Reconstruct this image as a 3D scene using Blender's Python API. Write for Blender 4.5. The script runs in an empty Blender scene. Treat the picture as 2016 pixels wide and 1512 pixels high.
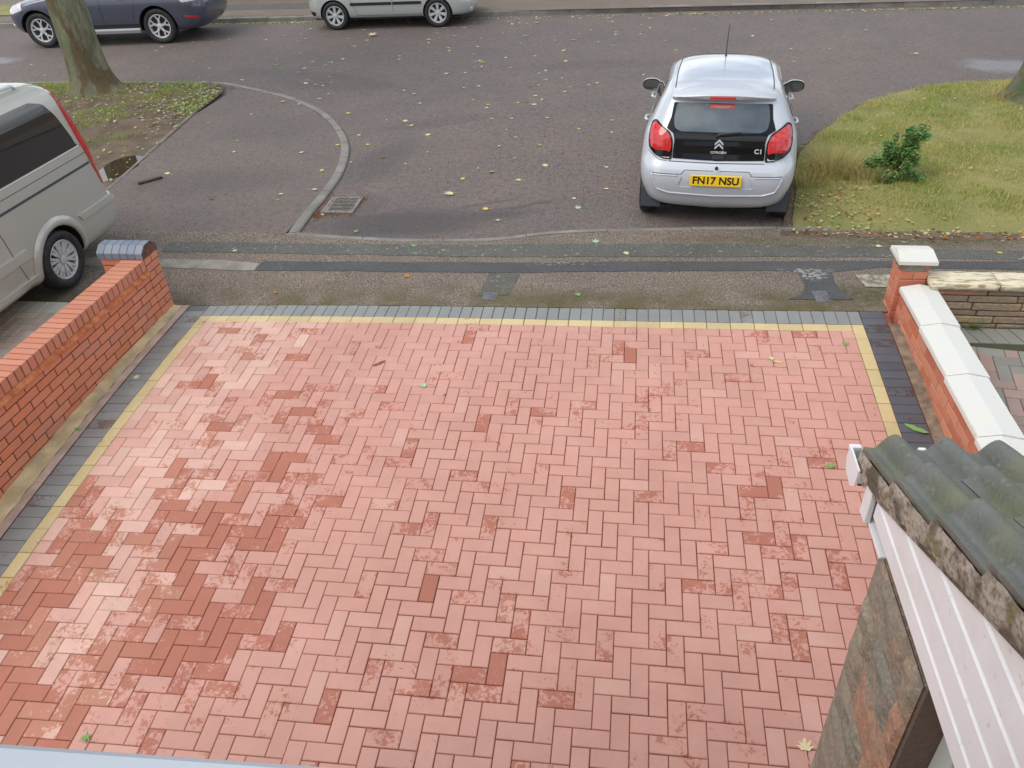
import bpy, bmesh, math, random
from mathutils import Vector, Matrix, geometry
from mathutils.bvhtree import BVHTree
random.seed(7)
rad = math.radians
SC = bpy.context.scene
COL = SC.collection

# ------------------------------------------------------------------ camera
cd = bpy.data.cameras.new('camera'); cam = bpy.data.objects.new('camera', cd); COL.objects.link(cam)
cam.location = (3.87901, -5.93324, 3.61596)
cam.rotation_euler = (rad(54.61116), rad(2.59558), rad(7.79860))
cd.sensor_width = 36; cd.lens = 27.8313; cd.clip_start = 0.02; cd.clip_end = 900
SC.camera = cam
# ------------------------------------------------------------------ sky, sun, exposure
SUN = Vector((-0.50, -0.32, 0.80)).normalized()
W = bpy.data.worlds.new("World"); SC.world = W; W.use_nodes = True
nt = W.node_tree; nt.nodes.clear()
def N(nt, t, **k):
    n = nt.nodes.new(t)
    for a, v in k.items(): setattr(n, a, v)
    return n
out = N(nt, 'ShaderNodeOutputWorld'); bg = N(nt, 'ShaderNodeBackground'); sky = N(nt, 'ShaderNodeTexSky')
sky.sky_type = 'NISHITA'; sky.sun_disc = False
sky.sun_elevation = math.asin(SUN.z); sky.sun_rotation = math.atan2(SUN.x, SUN.y)
sky.air_density = 1.0; sky.dust_density = 2.5
tc = N(nt, 'ShaderNodeTexCoord'); mp = N(nt, 'ShaderNodeMapping'); mp.inputs['Scale'].default_value = (1.6, 1.6, 4.0)
cn = N(nt, 'ShaderNodeTexNoise'); cn.inputs['Scale'].default_value = 1.9; cn.inputs['Detail'].default_value = 9; cn.inputs['Roughness'].default_value = .55
cr = N(nt, 'ShaderNodeValToRGB'); cr.color_ramp.elements[0].position = .36; cr.color_ramp.elements[1].position = .58
cc = N(nt, 'ShaderNodeValToRGB'); cc.color_ramp.elements[0].position = .35; cc.color_ramp.elements[1].position = .75
cc.color_ramp.elements[0].color = (6.2, 6.9, 7.8, 1); cc.color_ramp.elements[1].color = (12.0, 12.0, 11.8, 1)
mx = N(nt, 'ShaderNodeMixRGB'); L = nt.links
L.new(tc.outputs['Generated'], mp.inputs[0]); L.new(mp.outputs[0], cn.inputs[0])
L.new(cn.outputs[0], cr.inputs[0]); L.new(cn.outputs[0], cc.inputs[0])
L.new(cr.outputs[0], mx.inputs[0]); L.new(sky.outputs[0], mx.inputs[1]); L.new(cc.outputs[0], mx.inputs[2])
L.new(mx.outputs[0], bg.inputs[0]); bg.inputs[1].default_value = 0.145; L.new(bg.outputs[0], out.inputs[0])
sd = bpy.data.lights.new('sun', 'SUN'); sd.energy = 1.7; sd.angle = rad(38); sd.color = (1, .95, .88)
so = bpy.data.objects.new('sun', sd); COL.objects.link(so); so.location = (0, 0, 20)
so.rotation_euler = SUN.to_track_quat('Z', 'Y').to_euler()
SC.view_settings.view_transform = 'Standard'; SC.view_settings.look = 'None'; SC.view_settings.gamma = 1
SC.view_settings.exposure = -0.04
SC.render.engine = 'CYCLES'

# ------------------------------------------------------------------ helpers
THINGCATS = ('wall', 'pillar', 'porch', 'house', 'car', 'van', 'tree', 'shrub', 'plant', 'leaf')
def tag(o, label=None, cat=None, group=None, kind=None):
    if label: o['label'] = label
    if cat: o['category'] = cat
    if group: o['group'] = group
    if kind: o['kind'] = kind
    elif cat: o['kind'] = 'thing'
    return o
def empty(name, loc=(0, 0, 0), rz=0, label=None, cat=None, group=None):
    o = bpy.data.objects.new(name, None); COL.objects.link(o); o.location = loc; o.rotation_euler = (0, 0, rz)
    o.empty_display_size = .1
    return tag(o, label, cat, group)
class MB:
    """vertex / face collector with a colour per vertex"""
    def __init__(s): s.v = []; s.f = []; s.c = []; s.mi = []
    def add(s, vs, fs, c=(1, 1, 1, 1), mi=0):
        b = len(s.v); s.v += [tuple(x) for x in vs]; s.c += [c] * len(vs)
        s.f += [tuple(b + i for i in f) for f in fs]; s.mi += [mi] * len(fs)
    def box(s, x0, x1, y0, y1, z0, z1, ch=.003, c=(1, 1, 1, 1), M=None, mi=0):
        """bevelled box"""
        vs = []; fs = []
        ch = min(ch, (x1 - x0) * .3, (y1 - y0) * .3, (z1 - z0) * .3)
        def vid(ix, iy, iz, a): return ((ix * 2 + iy) * 2 + iz) * 3 + a
        for ix in (0, 1):
            for iy in (0, 1):
                for iz in (0, 1):
                    X = (x0, x1)[ix]; Y = (y0, y1)[iy]; Z = (z0, z1)[iz]
                    dx = ch * (1 - 2 * ix); dy = ch * (1 - 2 * iy); dz = ch * (1 - 2 * iz)
                    vs += [(X, Y + dy, Z + dz), (X + dx, Y, Z + dz), (X + dx, Y + dy, Z)]
        for i in (0, 1):
            q = [vid(i, 0, 0, 0), vid(i, 1, 0, 0), vid(i, 1, 1, 0), vid(i, 0, 1, 0)]; fs.append(q if i else q[::-1])
            q = [vid(0, i, 0, 1), vid(0, i, 1, 1), vid(1, i, 1, 1), vid(1, i, 0, 1)]; fs.append(q if i else q[::-1])
            q = [vid(0, 0, i, 2), vid(1, 0, i, 2), vid(1, 1, i, 2), vid(0, 1, i, 2)]; fs.append(q if i else q[::-1])
        for i in (0, 1):
            for j in (0, 1):
                fs.append([vid(i, j, 0, 0), vid(i, j, 1, 0), vid(i, j, 1, 1), vid(i, j, 0, 1)])
                fs.append([vid(i, 0, j, 0), vid(i, 1, j, 0), vid(i, 1, j, 2), vid(i, 0, j, 2)])
                fs.append([vid(0, i, j, 1), vid(1, i, j, 1), vid(1, i, j, 2), vid(0, i, j, 2)])
        for ix in (0, 1):
            for iy in (0, 1):
                for iz in (0, 1): fs.append([vid(ix, iy, iz, a) for a in range(3)])
        if M is not None:
            vs = [M(*p) if callable(M) else tuple(M @ Vector(p)) for p in vs]
        s.add(vs, fs, c, mi)
    def tube(s, pts, r, n=10, c=(1, 1, 1, 1), cap=True, mi=0):
        pts = [Vector(p) for p in pts]; rs = r if hasattr(r, '__len__') else [r] * len(pts)
        vs = []; fs = []
        up = Vector((0, 0, 1))
        for i, p in enumerate(pts):
            d = (pts[min(i + 1, len(pts) - 1)] - pts[max(i - 1, 0)]).normalized()
            a = d.cross(up)
            if a.length < .05: a = d.cross(Vector((0, 1, 0)))
            a.normalize(); b = d.cross(a)
            for k in range(n):
                t = 2 * math.pi * k / n; vs.append(p + (a * math.cos(t) + b * math.sin(t)) * rs[i])
        for i in range(len(pts) - 1):
            for k in range(n):
                k2 = (k + 1) % n; fs.append((i * n + k, i * n + k2, (i + 1) * n + k2, (i + 1) * n + k))
        if cap: fs.append(tuple(range(n))); fs.append(tuple((len(pts) - 1) * n + k for k in reversed(range(n))))
        s.add(vs, fs, c, mi)
    def grid(s, nx, ny, fn, c=(1, 1, 1, 1), cf=None):
        b = len(s.v)
        for j in range(ny + 1):
            for i in range(nx + 1):
                p = fn(i / nx, j / ny); s.v.append(tuple(p)); s.c.append(cf(i / nx, j / ny) if cf else c)
        for j in range(ny):
            for i in range(nx):
                a = b + j * (nx + 1) + i; s.f.append((a, a + 1, a + nx + 2, a + nx + 1)); s.mi.append(0)
    def prism(s, poly, z0, z1, M=None, c=(1, 1, 1, 1), mi=0):
        n = len(poly)
        vs = [(x, y, z0) for x, y in poly] + [(x, y, z1) for x, y in poly]
        fs = [tuple(reversed(range(n))), tuple(range(n, 2 * n))] + [(i, (i + 1) % n, n + (i + 1) % n, n + i) for i in range(n)]
        if M is not None: vs = [M(*p) if callable(M) else tuple(M @ Vector(p)) for p in vs]
        s.add(vs, fs, c, mi)
    def build(s, name, mats, parent=None, smooth=False, angle=None, fix=True):
        me = bpy.data.meshes.new(name); me.from_pydata([tuple(v) for v in s.v], [], s.f)
        ca = me.color_attributes.new('Col', 'FLOAT_COLOR', 'POINT')
        ca.data.foreach_set('color', [x for c in s.c for x in c])
        if not isinstance(mats, (list, tuple)): mats = [mats]
        for m in mats: me.materials.append(m)
        if len(mats) > 1: me.polygons.foreach_set('material_index', s.mi)
        if fix:
            bm = bmesh.new(); bm.from_mesh(me); bmesh.ops.recalc_face_normals(bm, faces=bm.faces); bm.to_mesh(me); bm.free()
        if smooth or angle:
            me.polygons.foreach_set('use_smooth', [True] * len(me.polygons))
            if angle: me.set_sharp_from_angle(angle=rad(angle))
        me.update()
        o = bpy.data.objects.new(name, me); COL.objects.link(o)
        if parent is not None: o.parent = parent
        return o
def evalmesh(o, name=None):
    dg = bpy.context.evaluated_depsgraph_get(); dg.update()
    me = bpy.data.meshes.new_from_object(o.evaluated_get(dg)); o.modifiers.clear(); o.data = me
    return me
def srgb(r, g, b, k=1.0):
    f = lambda u: ((u / 255 + .055) / 1.055) ** 2.4 if u > 10 else u / 255 / 12.92
    return (f(r) * k, f(g) * k, f(b) * k, 1)

# ------------------------------------------------------------------ materials
def mat(name, col=(.5, .5, .5, 1), rough=.6, metal=0, spec=None, coat=0, coatr=.05, nz=None, col2=None, nscale=8, ndet=5, nlo=.35, nhi=.65,
        bump=0, bscale=40, attr=False, speck=None, stretch=None, trans=0, alpha=1, emit=None, emits=0, coords='Object', extra=None):
    m = bpy.data.materials.new(name); m.use_nodes = True; t = m.node_tree; b = t.nodes['Principled BSDF']; L = t.links
    b.inputs['Roughness'].default_value = rough; b.inputs['Metallic'].default_value = metal
    if spec is not None: b.inputs['Specular IOR Level'].default_value = spec
    b.inputs['Coat Weight'].default_value = coat; b.inputs['Coat Roughness'].default_value = coatr
    if trans: b.inputs['Transmission Weight'].default_value = trans
    if alpha < 1: b.inputs['Alpha'].default_value = alpha
    if emit: b.inputs['Emission Color'].default_value = emit; b.inputs['Emission Strength'].default_value = emits
    tcn = N(t, 'ShaderNodeTexCoord'); src = tcn.outputs[coords]
    if stretch:
        mpn = N(t, 'ShaderNodeMapping'); mpn.inputs['Scale'].default_value = stretch; L.new(src, mpn.inputs[0]); src = mpn.outputs[0]
    cur = None
    if attr:
        at = N(t, 'ShaderNodeAttribute'); at.attribute_name = 'Col'
        mm = N(t, 'ShaderNodeMixRGB', blend_type='MULTIPLY'); mm.inputs[0].default_value = 1
        L.new(at.outputs['Color'], mm.inputs[1]); mm.inputs[2].default_value = col; cur = mm.outputs[0]
    else:
        rg = N(t, 'ShaderNodeRGB'); rg.outputs[0].default_value = col; cur = rg.outputs[0]
    if col2 is not None:
        n = N(t, 'ShaderNodeTexNoise'); n.inputs['Scale'].default_value = nscale; n.inputs['Detail'].default_value = ndet; L.new(src, n.inputs[0])
        r = N(t, 'ShaderNodeMapRange'); r.inputs[1].default_value = nlo; r.inputs[2].default_value = nhi; L.new(n.outputs[0], r.inputs[0])
        mm = N(t, 'ShaderNodeMixRGB'); L.new(r.outputs[0], mm.inputs[0]); L.new(cur, mm.inputs[1]); mm.inputs[2].default_value = col2; cur = mm.outputs[0]
    if speck:
        for sc_, lo, hi, cc_, fac in speck:
            n = N(t, 'ShaderNodeTexNoise'); n.inputs['Scale'].default_value = sc_; n.inputs['Detail'].default_value = 2; L.new(src, n.inputs[0])
            r = N(t, 'ShaderNodeMapRange'); r.inputs[1].default_value = lo; r.inputs[2].default_value = hi; r.inputs[4].default_value = fac; L.new(n.outputs[0], r.inputs[0])
            mm = N(t, 'ShaderNodeMixRGB'); L.new(r.outputs[0], mm.inputs[0]); L.new(cur, mm.inputs[1]); mm.inputs[2].default_value = cc_; cur = mm.outputs[0]
    if extra: cur = extra(t, L, b, src, cur)
    L.new(cur, b.inputs['Base Color'])
    if bump:
        n = N(t, 'ShaderNodeTexNoise'); n.inputs['Scale'].default_value = bscale; n.inputs['Detail'].default_value = 6; L.new(src, n.inputs[0])
        bp = N(t, 'ShaderNodeBump'); bp.inputs['Strength'].default_value = bump; bp.inputs['Distance'].default_value = .01
        L.new(n.outputs[0], bp.inputs['Height']); L.new(bp.outputs[0], b.inputs['Normal'])
    return m
def noise(t, L, src, scale, det=3, lo=.4, hi=.6, to0=0., to1=1., dist=0.):
    n = N(t, 'ShaderNodeTexNoise'); n.inputs['Scale'].default_value = scale; n.inputs['Detail'].default_value = det; n.inputs['Distortion'].default_value = dist
    L.new(src, n.inputs[0])
    r = N(t, 'ShaderNodeMapRange'); r.inputs[1].default_value = lo; r.inputs[2].default_value = hi; r.inputs[3].default_value = to0; r.inputs[4].default_value = to1
    L.new(n.outputs[0], r.inputs[0]); return r.outputs[0]
def mix(t, L, f, a, b, bt='MIX'):
    m = N(t, 'ShaderNodeMixRGB', blend_type=bt)
    for i, x in enumerate((f, a, b)):
        if isinstance(x, (int, float)): m.inputs[i].default_value = x
        elif isinstance(x, tuple): m.inputs[i].default_value = x
        else: L.new(x, m.inputs[i])
    return m.outputs[0]
def math_(t, L, op, a, b=0., clamp=False):
    m = N(t, 'ShaderNodeMath', operation=op); m.use_clamp = clamp
    for i, x in enumerate((a, b)):
        if isinstance(x, (int, float)): m.inputs[i].default_value = x
        else: L.new(x, m.inputs[i])
    return m.outputs[0]
def blobs(t, L, src, lst, warp=.5, wscale=2.5):
    """soft ellipses given in metres on the ground: (x, y, rx, ry, angle, power)"""
    n = N(t, 'ShaderNodeTexNoise'); n.inputs['Scale'].default_value = wscale; n.inputs['Detail'].default_value = 5; L.new(src, n.inputs[0])
    sb = N(t, 'ShaderNodeVectorMath', operation='SUBTRACT'); L.new(n.outputs['Color'], sb.inputs[0]); sb.inputs[1].default_value = (.5, .5, .5)
    sm = N(t, 'ShaderNodeVectorMath', operation='SCALE'); L.new(sb.outputs[0], sm.inputs[0]); sm.inputs['Scale'].default_value = warp
    ad = N(t, 'ShaderNodeVectorMath', operation='ADD'); L.new(src, ad.inputs[0]); L.new(sm.outputs[0], ad.inputs[1])
    tot = None
    for x, y, rx, ry, a, p in lst:
        mpn = N(t, 'ShaderNodeMapping', vector_type='TEXTURE'); mpn.inputs['Location'].default_value = (x, y, 0); mpn.inputs['Rotation'].default_value = (0, 0, rad(a))
        mpn.inputs['Scale'].default_value = (rx, ry, 1000); L.new(ad.outputs[0], mpn.inputs[0])
        ln = N(t, 'ShaderNodeVectorMath', operation='LENGTH'); L.new(mpn.outputs[0], ln.inputs[0])
        r = N(t, 'ShaderNodeMapRange'); r.inputs[1].default_value = 1.25; r.inputs[2].default_value = .6; r.inputs[3].default_value = 0; r.inputs[4].default_value = p
        L.new(ln.outputs[1], r.inputs[0])
        tot = r.outputs[0] if tot is None else math_(t, L, 'MAXIMUM', tot, r.outputs[0])
    return tot

# driveway block material: Col = dry colour, alpha = how wet the block is
def mat_paver():
    m = bpy.data.materials.new('paver'); m.use_nodes = True; t = m.node_tree; b = t.nodes['Principled BSDF']; L = t.links
    tcn = N(t, 'ShaderNodeTexCoord'); src = tcn.outputs['Object']
    at = N(t, 'ShaderNodeAttribute'); at.attribute_name = 'Col'
    c = at.outputs['Color']
    c = mix(t, L, noise(t, L, src, 420, 2, .35, .7, 0, .34), c, mix(t, L, 1., c, (.62, .55, .52, 1), 'MULTIPLY'))
    c = mix(t, L, noise(t, L, src, 7, 4, .35, .65, 0, .30), c, mix(t, L, 1., c, (.80, .74, .72, 1), 'MULTIPLY'))
    # white flecks of aggregate
    vo = N(t, 'ShaderNodeTexVoronoi'); vo.inputs['Scale'].default_value = 55; L.new(src, vo.inputs[0])
    r = N(t, 'ShaderNodeMapRange'); r.inputs[1].default_value = .085; r.inputs[2].default_value = .05; L.new(vo.outputs['Distance'], r.inputs[0])
    c = mix(t, L, noise(t, L, src, .9, 3, .4, .62, 0, .5), c, mix(t, L, 1., c, (.86, .82, .80, 1), 'MULTIPLY'))
    fl = math_(t, L, 'MULTIPLY', r.outputs[0], noise(t, L, src, 21, 1, .50, .53, 0, .8))
    # wetness
    n1 = N(t, 'ShaderNodeTexNoise'); n1.inputs['Scale'].default_value = 34; n1.inputs['Detail'].default_value = 4; n1.inputs['Roughness'].default_value = .62; n1.inputs['Distortion'].default_value = .9; L.new(src, n1.inputs[0])
    n2 = N(t, 'ShaderNodeTexNoise'); n2.inputs['Scale'].default_value = 6; n2.inputs['Detail'].default_value = 3; L.new(src, n2.inputs[0])
    nn = math_(t, L, 'ADD', math_(t, L, 'MULTIPLY', n1.outputs[0], .55), math_(t, L, 'MULTIPLY', n2.outputs[0], .45))
    th = math_(t, L, 'SUBTRACT', .76, math_(t, L, 'MULTIPLY', at.outputs['Alpha'], .46))
    w = math_(t, L, 'MULTIPLY', math_(t, L, 'SUBTRACT', nn, th), 17, True)
    dark = mix(t, L, 1., c, (.68, .43, .32, 1), 'MULTIPLY')
    c = mix(t, L, math_(t, L, 'MULTIPLY', w, .88), c, dark)
    c = mix(t, L, fl, c, (.85, .8, .76, 1))
    L.new(c, b.inputs['Base Color'])
    rr = N(t, 'ShaderNodeMapRange'); rr.inputs[3].default_value = .46; rr.inputs[4].default_value = .62; L.new(w, rr.inputs[0]); L.new(rr.outputs[0], b.inputs['Roughness'])
    b.inputs['Specular IOR Level'].default_value = .55
    n = N(t, 'ShaderNodeTexNoise'); n.inputs['Scale'].default_value = 260; n.inputs['Detail'].default_value = 3; L.new(src, n.inputs[0])
    bp = N(t, 'ShaderNodeBump'); bp.inputs['Strength'].default_value = .22; bp.inputs['Distance'].default_value = .003
    L.new(n.outputs[0], bp.inputs['Height']); L.new(bp.outputs[0], b.inputs['Normal'])
    return m
M = {}
M['paver'] = mat_paver()
M['sand'] = mat('joint_sand', srgb(158, 92, 70), .9, col2=srgb(120, 76, 60), nscale=20, bump=.3, bscale=300)
M['brick'] = mat('brick', (1, 1, 1, 1), .8, attr=True, speck=[(300, .55, .75, srgb(120, 60, 40), .35), (14, .5, .75, srgb(190, 140, 115), .28)], bump=.25, bscale=180)
M['mortar'] = mat('mortar', srgb(120, 88, 74), .95, col2=srgb(86, 66, 58), nscale=25, bump=.4, bscale=200)
M['mortar_pale'] = mat('mortar_pale', srgb(176, 148, 118), .95, col2=srgb(140, 110, 90), nscale=12, bump=.4, bscale=200)
M['engbrick'] = mat('blue_brick', (1, 1, 1, 1), .5, attr=True, speck=[(30, .5, .8, srgb(150, 145, 150), .3)], bump=.1, bscale=150)
M['tile_orange'] = mat('creasing_tile', srgb(214, 136, 88), .75, col2=srgb(176, 92, 52), nscale=14, bump=.15, bscale=120)
M['concrete'] = mat('concrete', srgb(236, 220, 174), .9, col2=srgb(204, 188, 142), nscale=7, speck=[(160, .5, .8, srgb(110, 100, 80), .5), (3, .5, .7, srgb(150, 148, 128), .5)], bump=.5, bscale=90)
M['edging'] = mat('pink_edging', srgb(206, 184, 166), .85, col2=srgb(176, 158, 142), nscale=9, speck=[(200, .6, .8, srgb(110, 95, 85), .5)], bump=.3, bscale=150)
M['white_paint'] = mat('white_masonry_paint', srgb(232, 232, 226, .86), .62, col2=srgb(222, 219, 206), nscale=6, nlo=.45, nhi=.8, speck=[(70, .68, .76, srgb(160, 150, 128), .5), (6, .60, .74, srgb(214, 208, 190), .5), (30, .68, .74, srgb(196, 188, 166), .4)], bump=.3, bscale=35)
M['upvc'] = mat('white_upvc', srgb(244, 245, 248, .97), .30, spec=.5, col2=srgb(222, 222, 220), nscale=5, nlo=.5, nhi=.85, speck=[(40, .68, .76, srgb(170, 166, 156), .35)])
M['upvc_door'] = mat('door_frame_upvc', srgb(214, 224, 218, .9), .3)
def wetmask_road(t, L, b, src, cur):
    wet = blobs(t, L, src, [(1.3, 2.25, 1.05, .40, 8, 1.), (2.1, 2.45, .75, .14, 14, .9), (2.55, 2.75, .55, .05, 25, .8), (2.2, 2.85, .5, .04, 28, .7), (.5, 4.2, .35, .9, -12, .55), (.7, 2.75, .3, .3, 0, .5), (-1.6, 8.4, 1.7, .5, -20, .45), (5.9, 5.6, .5, 1.3, -30, .6), (-2.2, 8.9, 1.5, .3, -15, .5), (-1.5, 5.6, .8, .6, 30, .35), (-1.6, 3.4, 1.1, .5, 10, .35), (3.2, 9.4, 1.6, .3, 5, .3), (0.9, 6.0, .9, .25, 25, .4)], .25, 5)
    big = noise(t, L, src, .35, 4, .38, .62, 0, 1)
    cur = mix(t, L, math_(t, L, 'MULTIPLY', big, .35), cur, mix(t, L, 1., cur, (.78, .80, .86, 1), 'MULTIPLY'))
    cur = mix(t, L, math_(t, L, 'MULTIPLY', wet, .95), cur, mix(t, L, 1., cur, (.42, .39, .38, 1), 'MULTIPLY'))
    wet_sheen = blobs(t, L, src, [(10.0, 9.0, .7, .45, -8, .85), (-9.9, 10.4, .6, .35, 0, .9)], .7, 3)
    cur = mix(t, L, math_(t, L, 'MULTIPLY', wet_sheen, .30), cur, srgb(150, 156, 168))  # bluish sky reflection painted into the colour of the two puddles
    r = N(t, 'ShaderNodeMapRange'); r.inputs[3].default_value = .72; r.inputs[4].default_value = .36; L.new(math_(t, L, 'MAXIMUM', wet, wet_sheen), r.inputs[0]); L.new(r.outputs[0], b.inputs['Roughness'])
    return cur
M['road'] = mat('road_asphalt', srgb(109, 95, 87), .7, spec=.5, col2=srgb(92, 84, 81), nscale=1.1, nlo=.3, nhi=.7,
                speck=[(95, .44, .68, srgb(156, 142, 134), .75), (60, .52, .72, srgb(60, 54, 54), .7), (38, .52, .70, srgb(140, 126, 118), .5), (30, .58, .74, srgb(70, 64, 64), .5), (14, .50, .66, srgb(84, 76, 74), .45), (26, .66, .78, srgb(140, 98, 78), .4)], bump=1, bscale=80, extra=wetmask_road)
def moss(t, L, b, src, cur):
    sx = N(t, 'ShaderNodeSeparateXYZ'); L.new(src, sx.inputs[0])
    edge = N(t, 'ShaderNodeMapRange'); edge.inputs[1].default_value = .86; edge.inputs[2].default_value = .30; L.new(sx.outputs[1], edge.inputs[0])
    f = math_(t, L, 'MULTIPLY', edge.outputs[0], noise(t, L, src, 3.2, 5, .36, .62, 0, .95))
    cur = mix(t, L, f, cur, srgb(96, 88, 50, .9))
    f2 = blobs(t, L, src, [(5.9, .55, .45, .22, 0, .95), (5.2, .52, .2, .12, 0, .6), (3.5, .48, .5, .1, 0, .5), (5.6, 1.9, 1.2, .12, 0, .6), (6.8, 1.95, 1.2, .18, 0, .75)], .3, 4)
    cur = mix(t, L, math_(t, L, 'MULTIPLY', f2, noise(t, L, src, 14, 4, .3, .6, .2, .9)), cur, srgb(88, 84, 44, .8))
    return cur
M['pavement'] = mat('pavement_asphalt', srgb(112, 101, 90), .85, col2=srgb(94, 87, 78), nscale=1.6,
                    speck=[(85, .44, .66, srgb(182, 163, 146), .8), (110, .50, .70, srgb(54, 48, 44), .8), (50, .54, .70, srgb(70, 62, 56), .6)], bump=1, bscale=80, extra=moss)
def paint_specks(t, L, b, src, cur):
    s2 = blobs(t, L, src, [(5.62, 1.0, .13, .10, 0, 1.), (5.58, 1.12, .22, .05, 0, .8), (3.3, 1.25, .35, .03, 4, .6), (3.1, 1.75, .5, .05, 4, .4)], .35, 14)
    cur = mix(t, L, math_(t, L, 'MULTIPLY', s2, noise(t, L, src, 28, 4, .47, .55, 0, .9)), cur, srgb(168, 166, 160))
    return cur
M['patch_dark'] = mat('patch_dark', srgb(78, 78, 79), .75, col2=srgb(68, 68, 69), nscale=2, speck=[(90, .5, .75, srgb(128, 126, 124), .6), (70, .55, .75, srgb(48, 48, 48), .6)], bump=.5, bscale=110, extra=paint_specks)
M['patch_old'] = mat('patch_old', srgb(90, 90, 84), .8, col2=srgb(80, 80, 75), nscale=2.5, speck=[(80, .48, .72, srgb(144, 142, 132), .6), (19, .64, .70, srgb(160, 158, 150), .6), (70, .55, .75, srgb(58, 56, 50), .6)], bump=.6, bscale=100, extra=moss)
M['patch_pale'] = mat('patch_pale', srgb(156, 150, 140), .85, col2=srgb(126, 120, 112), nscale=5, speck=[(80, .5, .8, srgb(100, 92, 84), .6)], bump=.5, bscale=100)
M['kerb'] = mat('kerb_stone', srgb(146, 141, 133), .8, col2=srgb(118, 116, 112), nscale=3, speck=[(120, .5, .8, srgb(92, 86, 80), .5), (9, .55, .75, srgb(120, 112, 88), .5)], bump=.4, bscale=100)
M['soil'] = mat('soil', srgb(116, 98, 82), .95, col2=srgb(88, 74, 62), nscale=3, speck=[(60, .55, .75, srgb(140, 120, 92), .5)], bump=1, bscale=40)
M['turf'] = mat('turf', srgb(146, 140, 86), .95, col2=srgb(116, 122, 68), nscale=1.6, speck=[(40, .5, .7, srgb(150, 134, 84), .6), (60, .6, .75, srgb(60, 52, 36), .6)], bump=1, bscale=60)
M['grass'] = mat('grass', (1, 1, 1, 1), .75, attr=True)
def translucent(m, f):
    t = m.node_tree; b = t.nodes['Principled BSDF']; o = t.nodes['Material Output']; tr = N(t, 'ShaderNodeBsdfTranslucent'); ms = N(t, 'ShaderNodeMixShader'); ms.inputs[0].default_value = f
    src = b.inputs['Base Color'].links[0].from_socket; t.links.new(src, tr.inputs[0]); t.links.new(b.outputs[0], ms.inputs[1]); t.links.new(tr.outputs[0], ms.inputs[2]); t.links.new(ms.outputs[0], o.inputs[0])
translucent(M['grass'], .45)
M['shrub'] = mat('shrub_leaf', (1, 1, 1, 1), .6, attr=True); translucent(M['shrub'], .35)
M['leaf'] = mat('leaf', (1, 1, 1, 1), .6, attr=True, col2=srgb(120, 130, 70), nscale=40, nlo=.6, nhi=.9)
M['bark'] = mat('bark', srgb(140, 136, 114), .95, col2=srgb(104, 102, 84), nscale=7, nlo=.35, nhi=.62, stretch=(1, 1, .30), attr=True, speck=[(4, .55, .60, srgb(98, 76, 52), .8), (12, .55, .66, srgb(84, 96, 60), .6), (34, .52, .70, srgb(70, 66, 50), .65)], bump=1, bscale=13)
M['iron'] = mat('cast_iron', srgb(146, 142, 136), .6, metal=.1, col2=srgb(104, 94, 86), nscale=30, bump=.3, bscale=80)
M['iron_dark'] = mat('iron_cover', srgb(118, 120, 124), .6, metal=.1, col2=srgb(92, 92, 94), nscale=30, bump=.3, bscale=80)
M['hole'] = mat('dark_void', (.008, .008, .008, 1), .9)
M['black_plastic'] = mat('black_plastic', (.018, .019, .021, 1), .45)
M['grey_plastic'] = mat('grey_plastic', srgb(70, 76, 84), .5)
M['rubber'] = mat('tyre_rubber', (.012, .012, .013, 1), .6, col2=(.03, .03, .03, 1), nscale=20)
M['alloy'] = mat('alloy', srgb(212, 213, 215), .3, metal=.35)
M['chrome'] = mat('chrome', (.85, .85, .86, 1), .12, metal=1)
M['glass_dark'] = mat('tinted_glass', (.004, .005, .006, 1), .03, spec=.8, coat=1, coatr=.0)
M['glass_tail'] = mat('heated_glass', srgb(74, 90, 98), .03, spec=1., coat=1, coatr=.0, col2=srgb(40, 50, 58), nscale=2.2)
M['gloss_black'] = mat('gloss_black', (.006, .006, .007, 1), .05, spec=.4)
M['mirror_glass'] = mat('mirror_glass', (.30, .33, .35, 1), .02, metal=1)
M['light_red'] = mat('red_lens', (.60, .016, .016, 1), .10, coat=1, coatr=.02)
M['light_red_in'] = mat('red_lens_inner', (.30, .006, .008, 1), .12, coat=1, coatr=.02, col2=(.5, .02, .02, 1), nscale=30)
M['light_clear'] = mat('clear_lens', srgb(210, 205, 205), .12, coat=1)
M['plate'] = mat('number_plate', (1.0, .66, .02, 1), .4)
M['ink'] = mat('plate_ink', (.01, .01, .01, 1), .5)
M['paint_silver'] = mat('silver_paint', srgb(201, 206, 214), .28, metal=.16, coat=1, coatr=.03)
M['paint_silver2'] = mat('warm_silver_paint', srgb(190, 193, 190), .32, metal=.18, coat=1, coatr=.04)
M['paint_slate'] = mat('slate_paint', srgb(76, 81, 97), .28, metal=.3, coat=1, coatr=.04)
M['paint_van'] = mat('van_paint', srgb(192, 190, 180), .30, metal=.22, coat=1, coatr=.05)
M['sticker'] = mat('sticker', srgb(226, 92, 84), .5)
M['tileroof'] = mat('roof_tile', srgb(112, 114, 109), .36, attr=True, col2=srgb(96, 99, 92), nscale=5, speck=[(4, .52, .68, srgb(118, 120, 80), .55), (2.5, .54, .66, srgb(92, 100, 76), .45), (34, .64, .72, srgb(140, 144, 132), .4), (60, .60, .74, srgb(64, 68, 66), .35)], bump=.3, bscale=70)
M['verge_mortar'] = mat('verge_mortar', srgb(190, 176, 162), .95, attr=True, col2=srgb(156, 142, 128), nscale=9, speck=[(9, .50, .60, srgb(88, 76, 60), .8), (60, .48, .66, srgb(70, 60, 48), .6), (16, .58, .68, srgb(110, 104, 56), .7), (30, .6, .7, srgb(176, 168, 156), .5)], bump=1, bscale=60)
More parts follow.
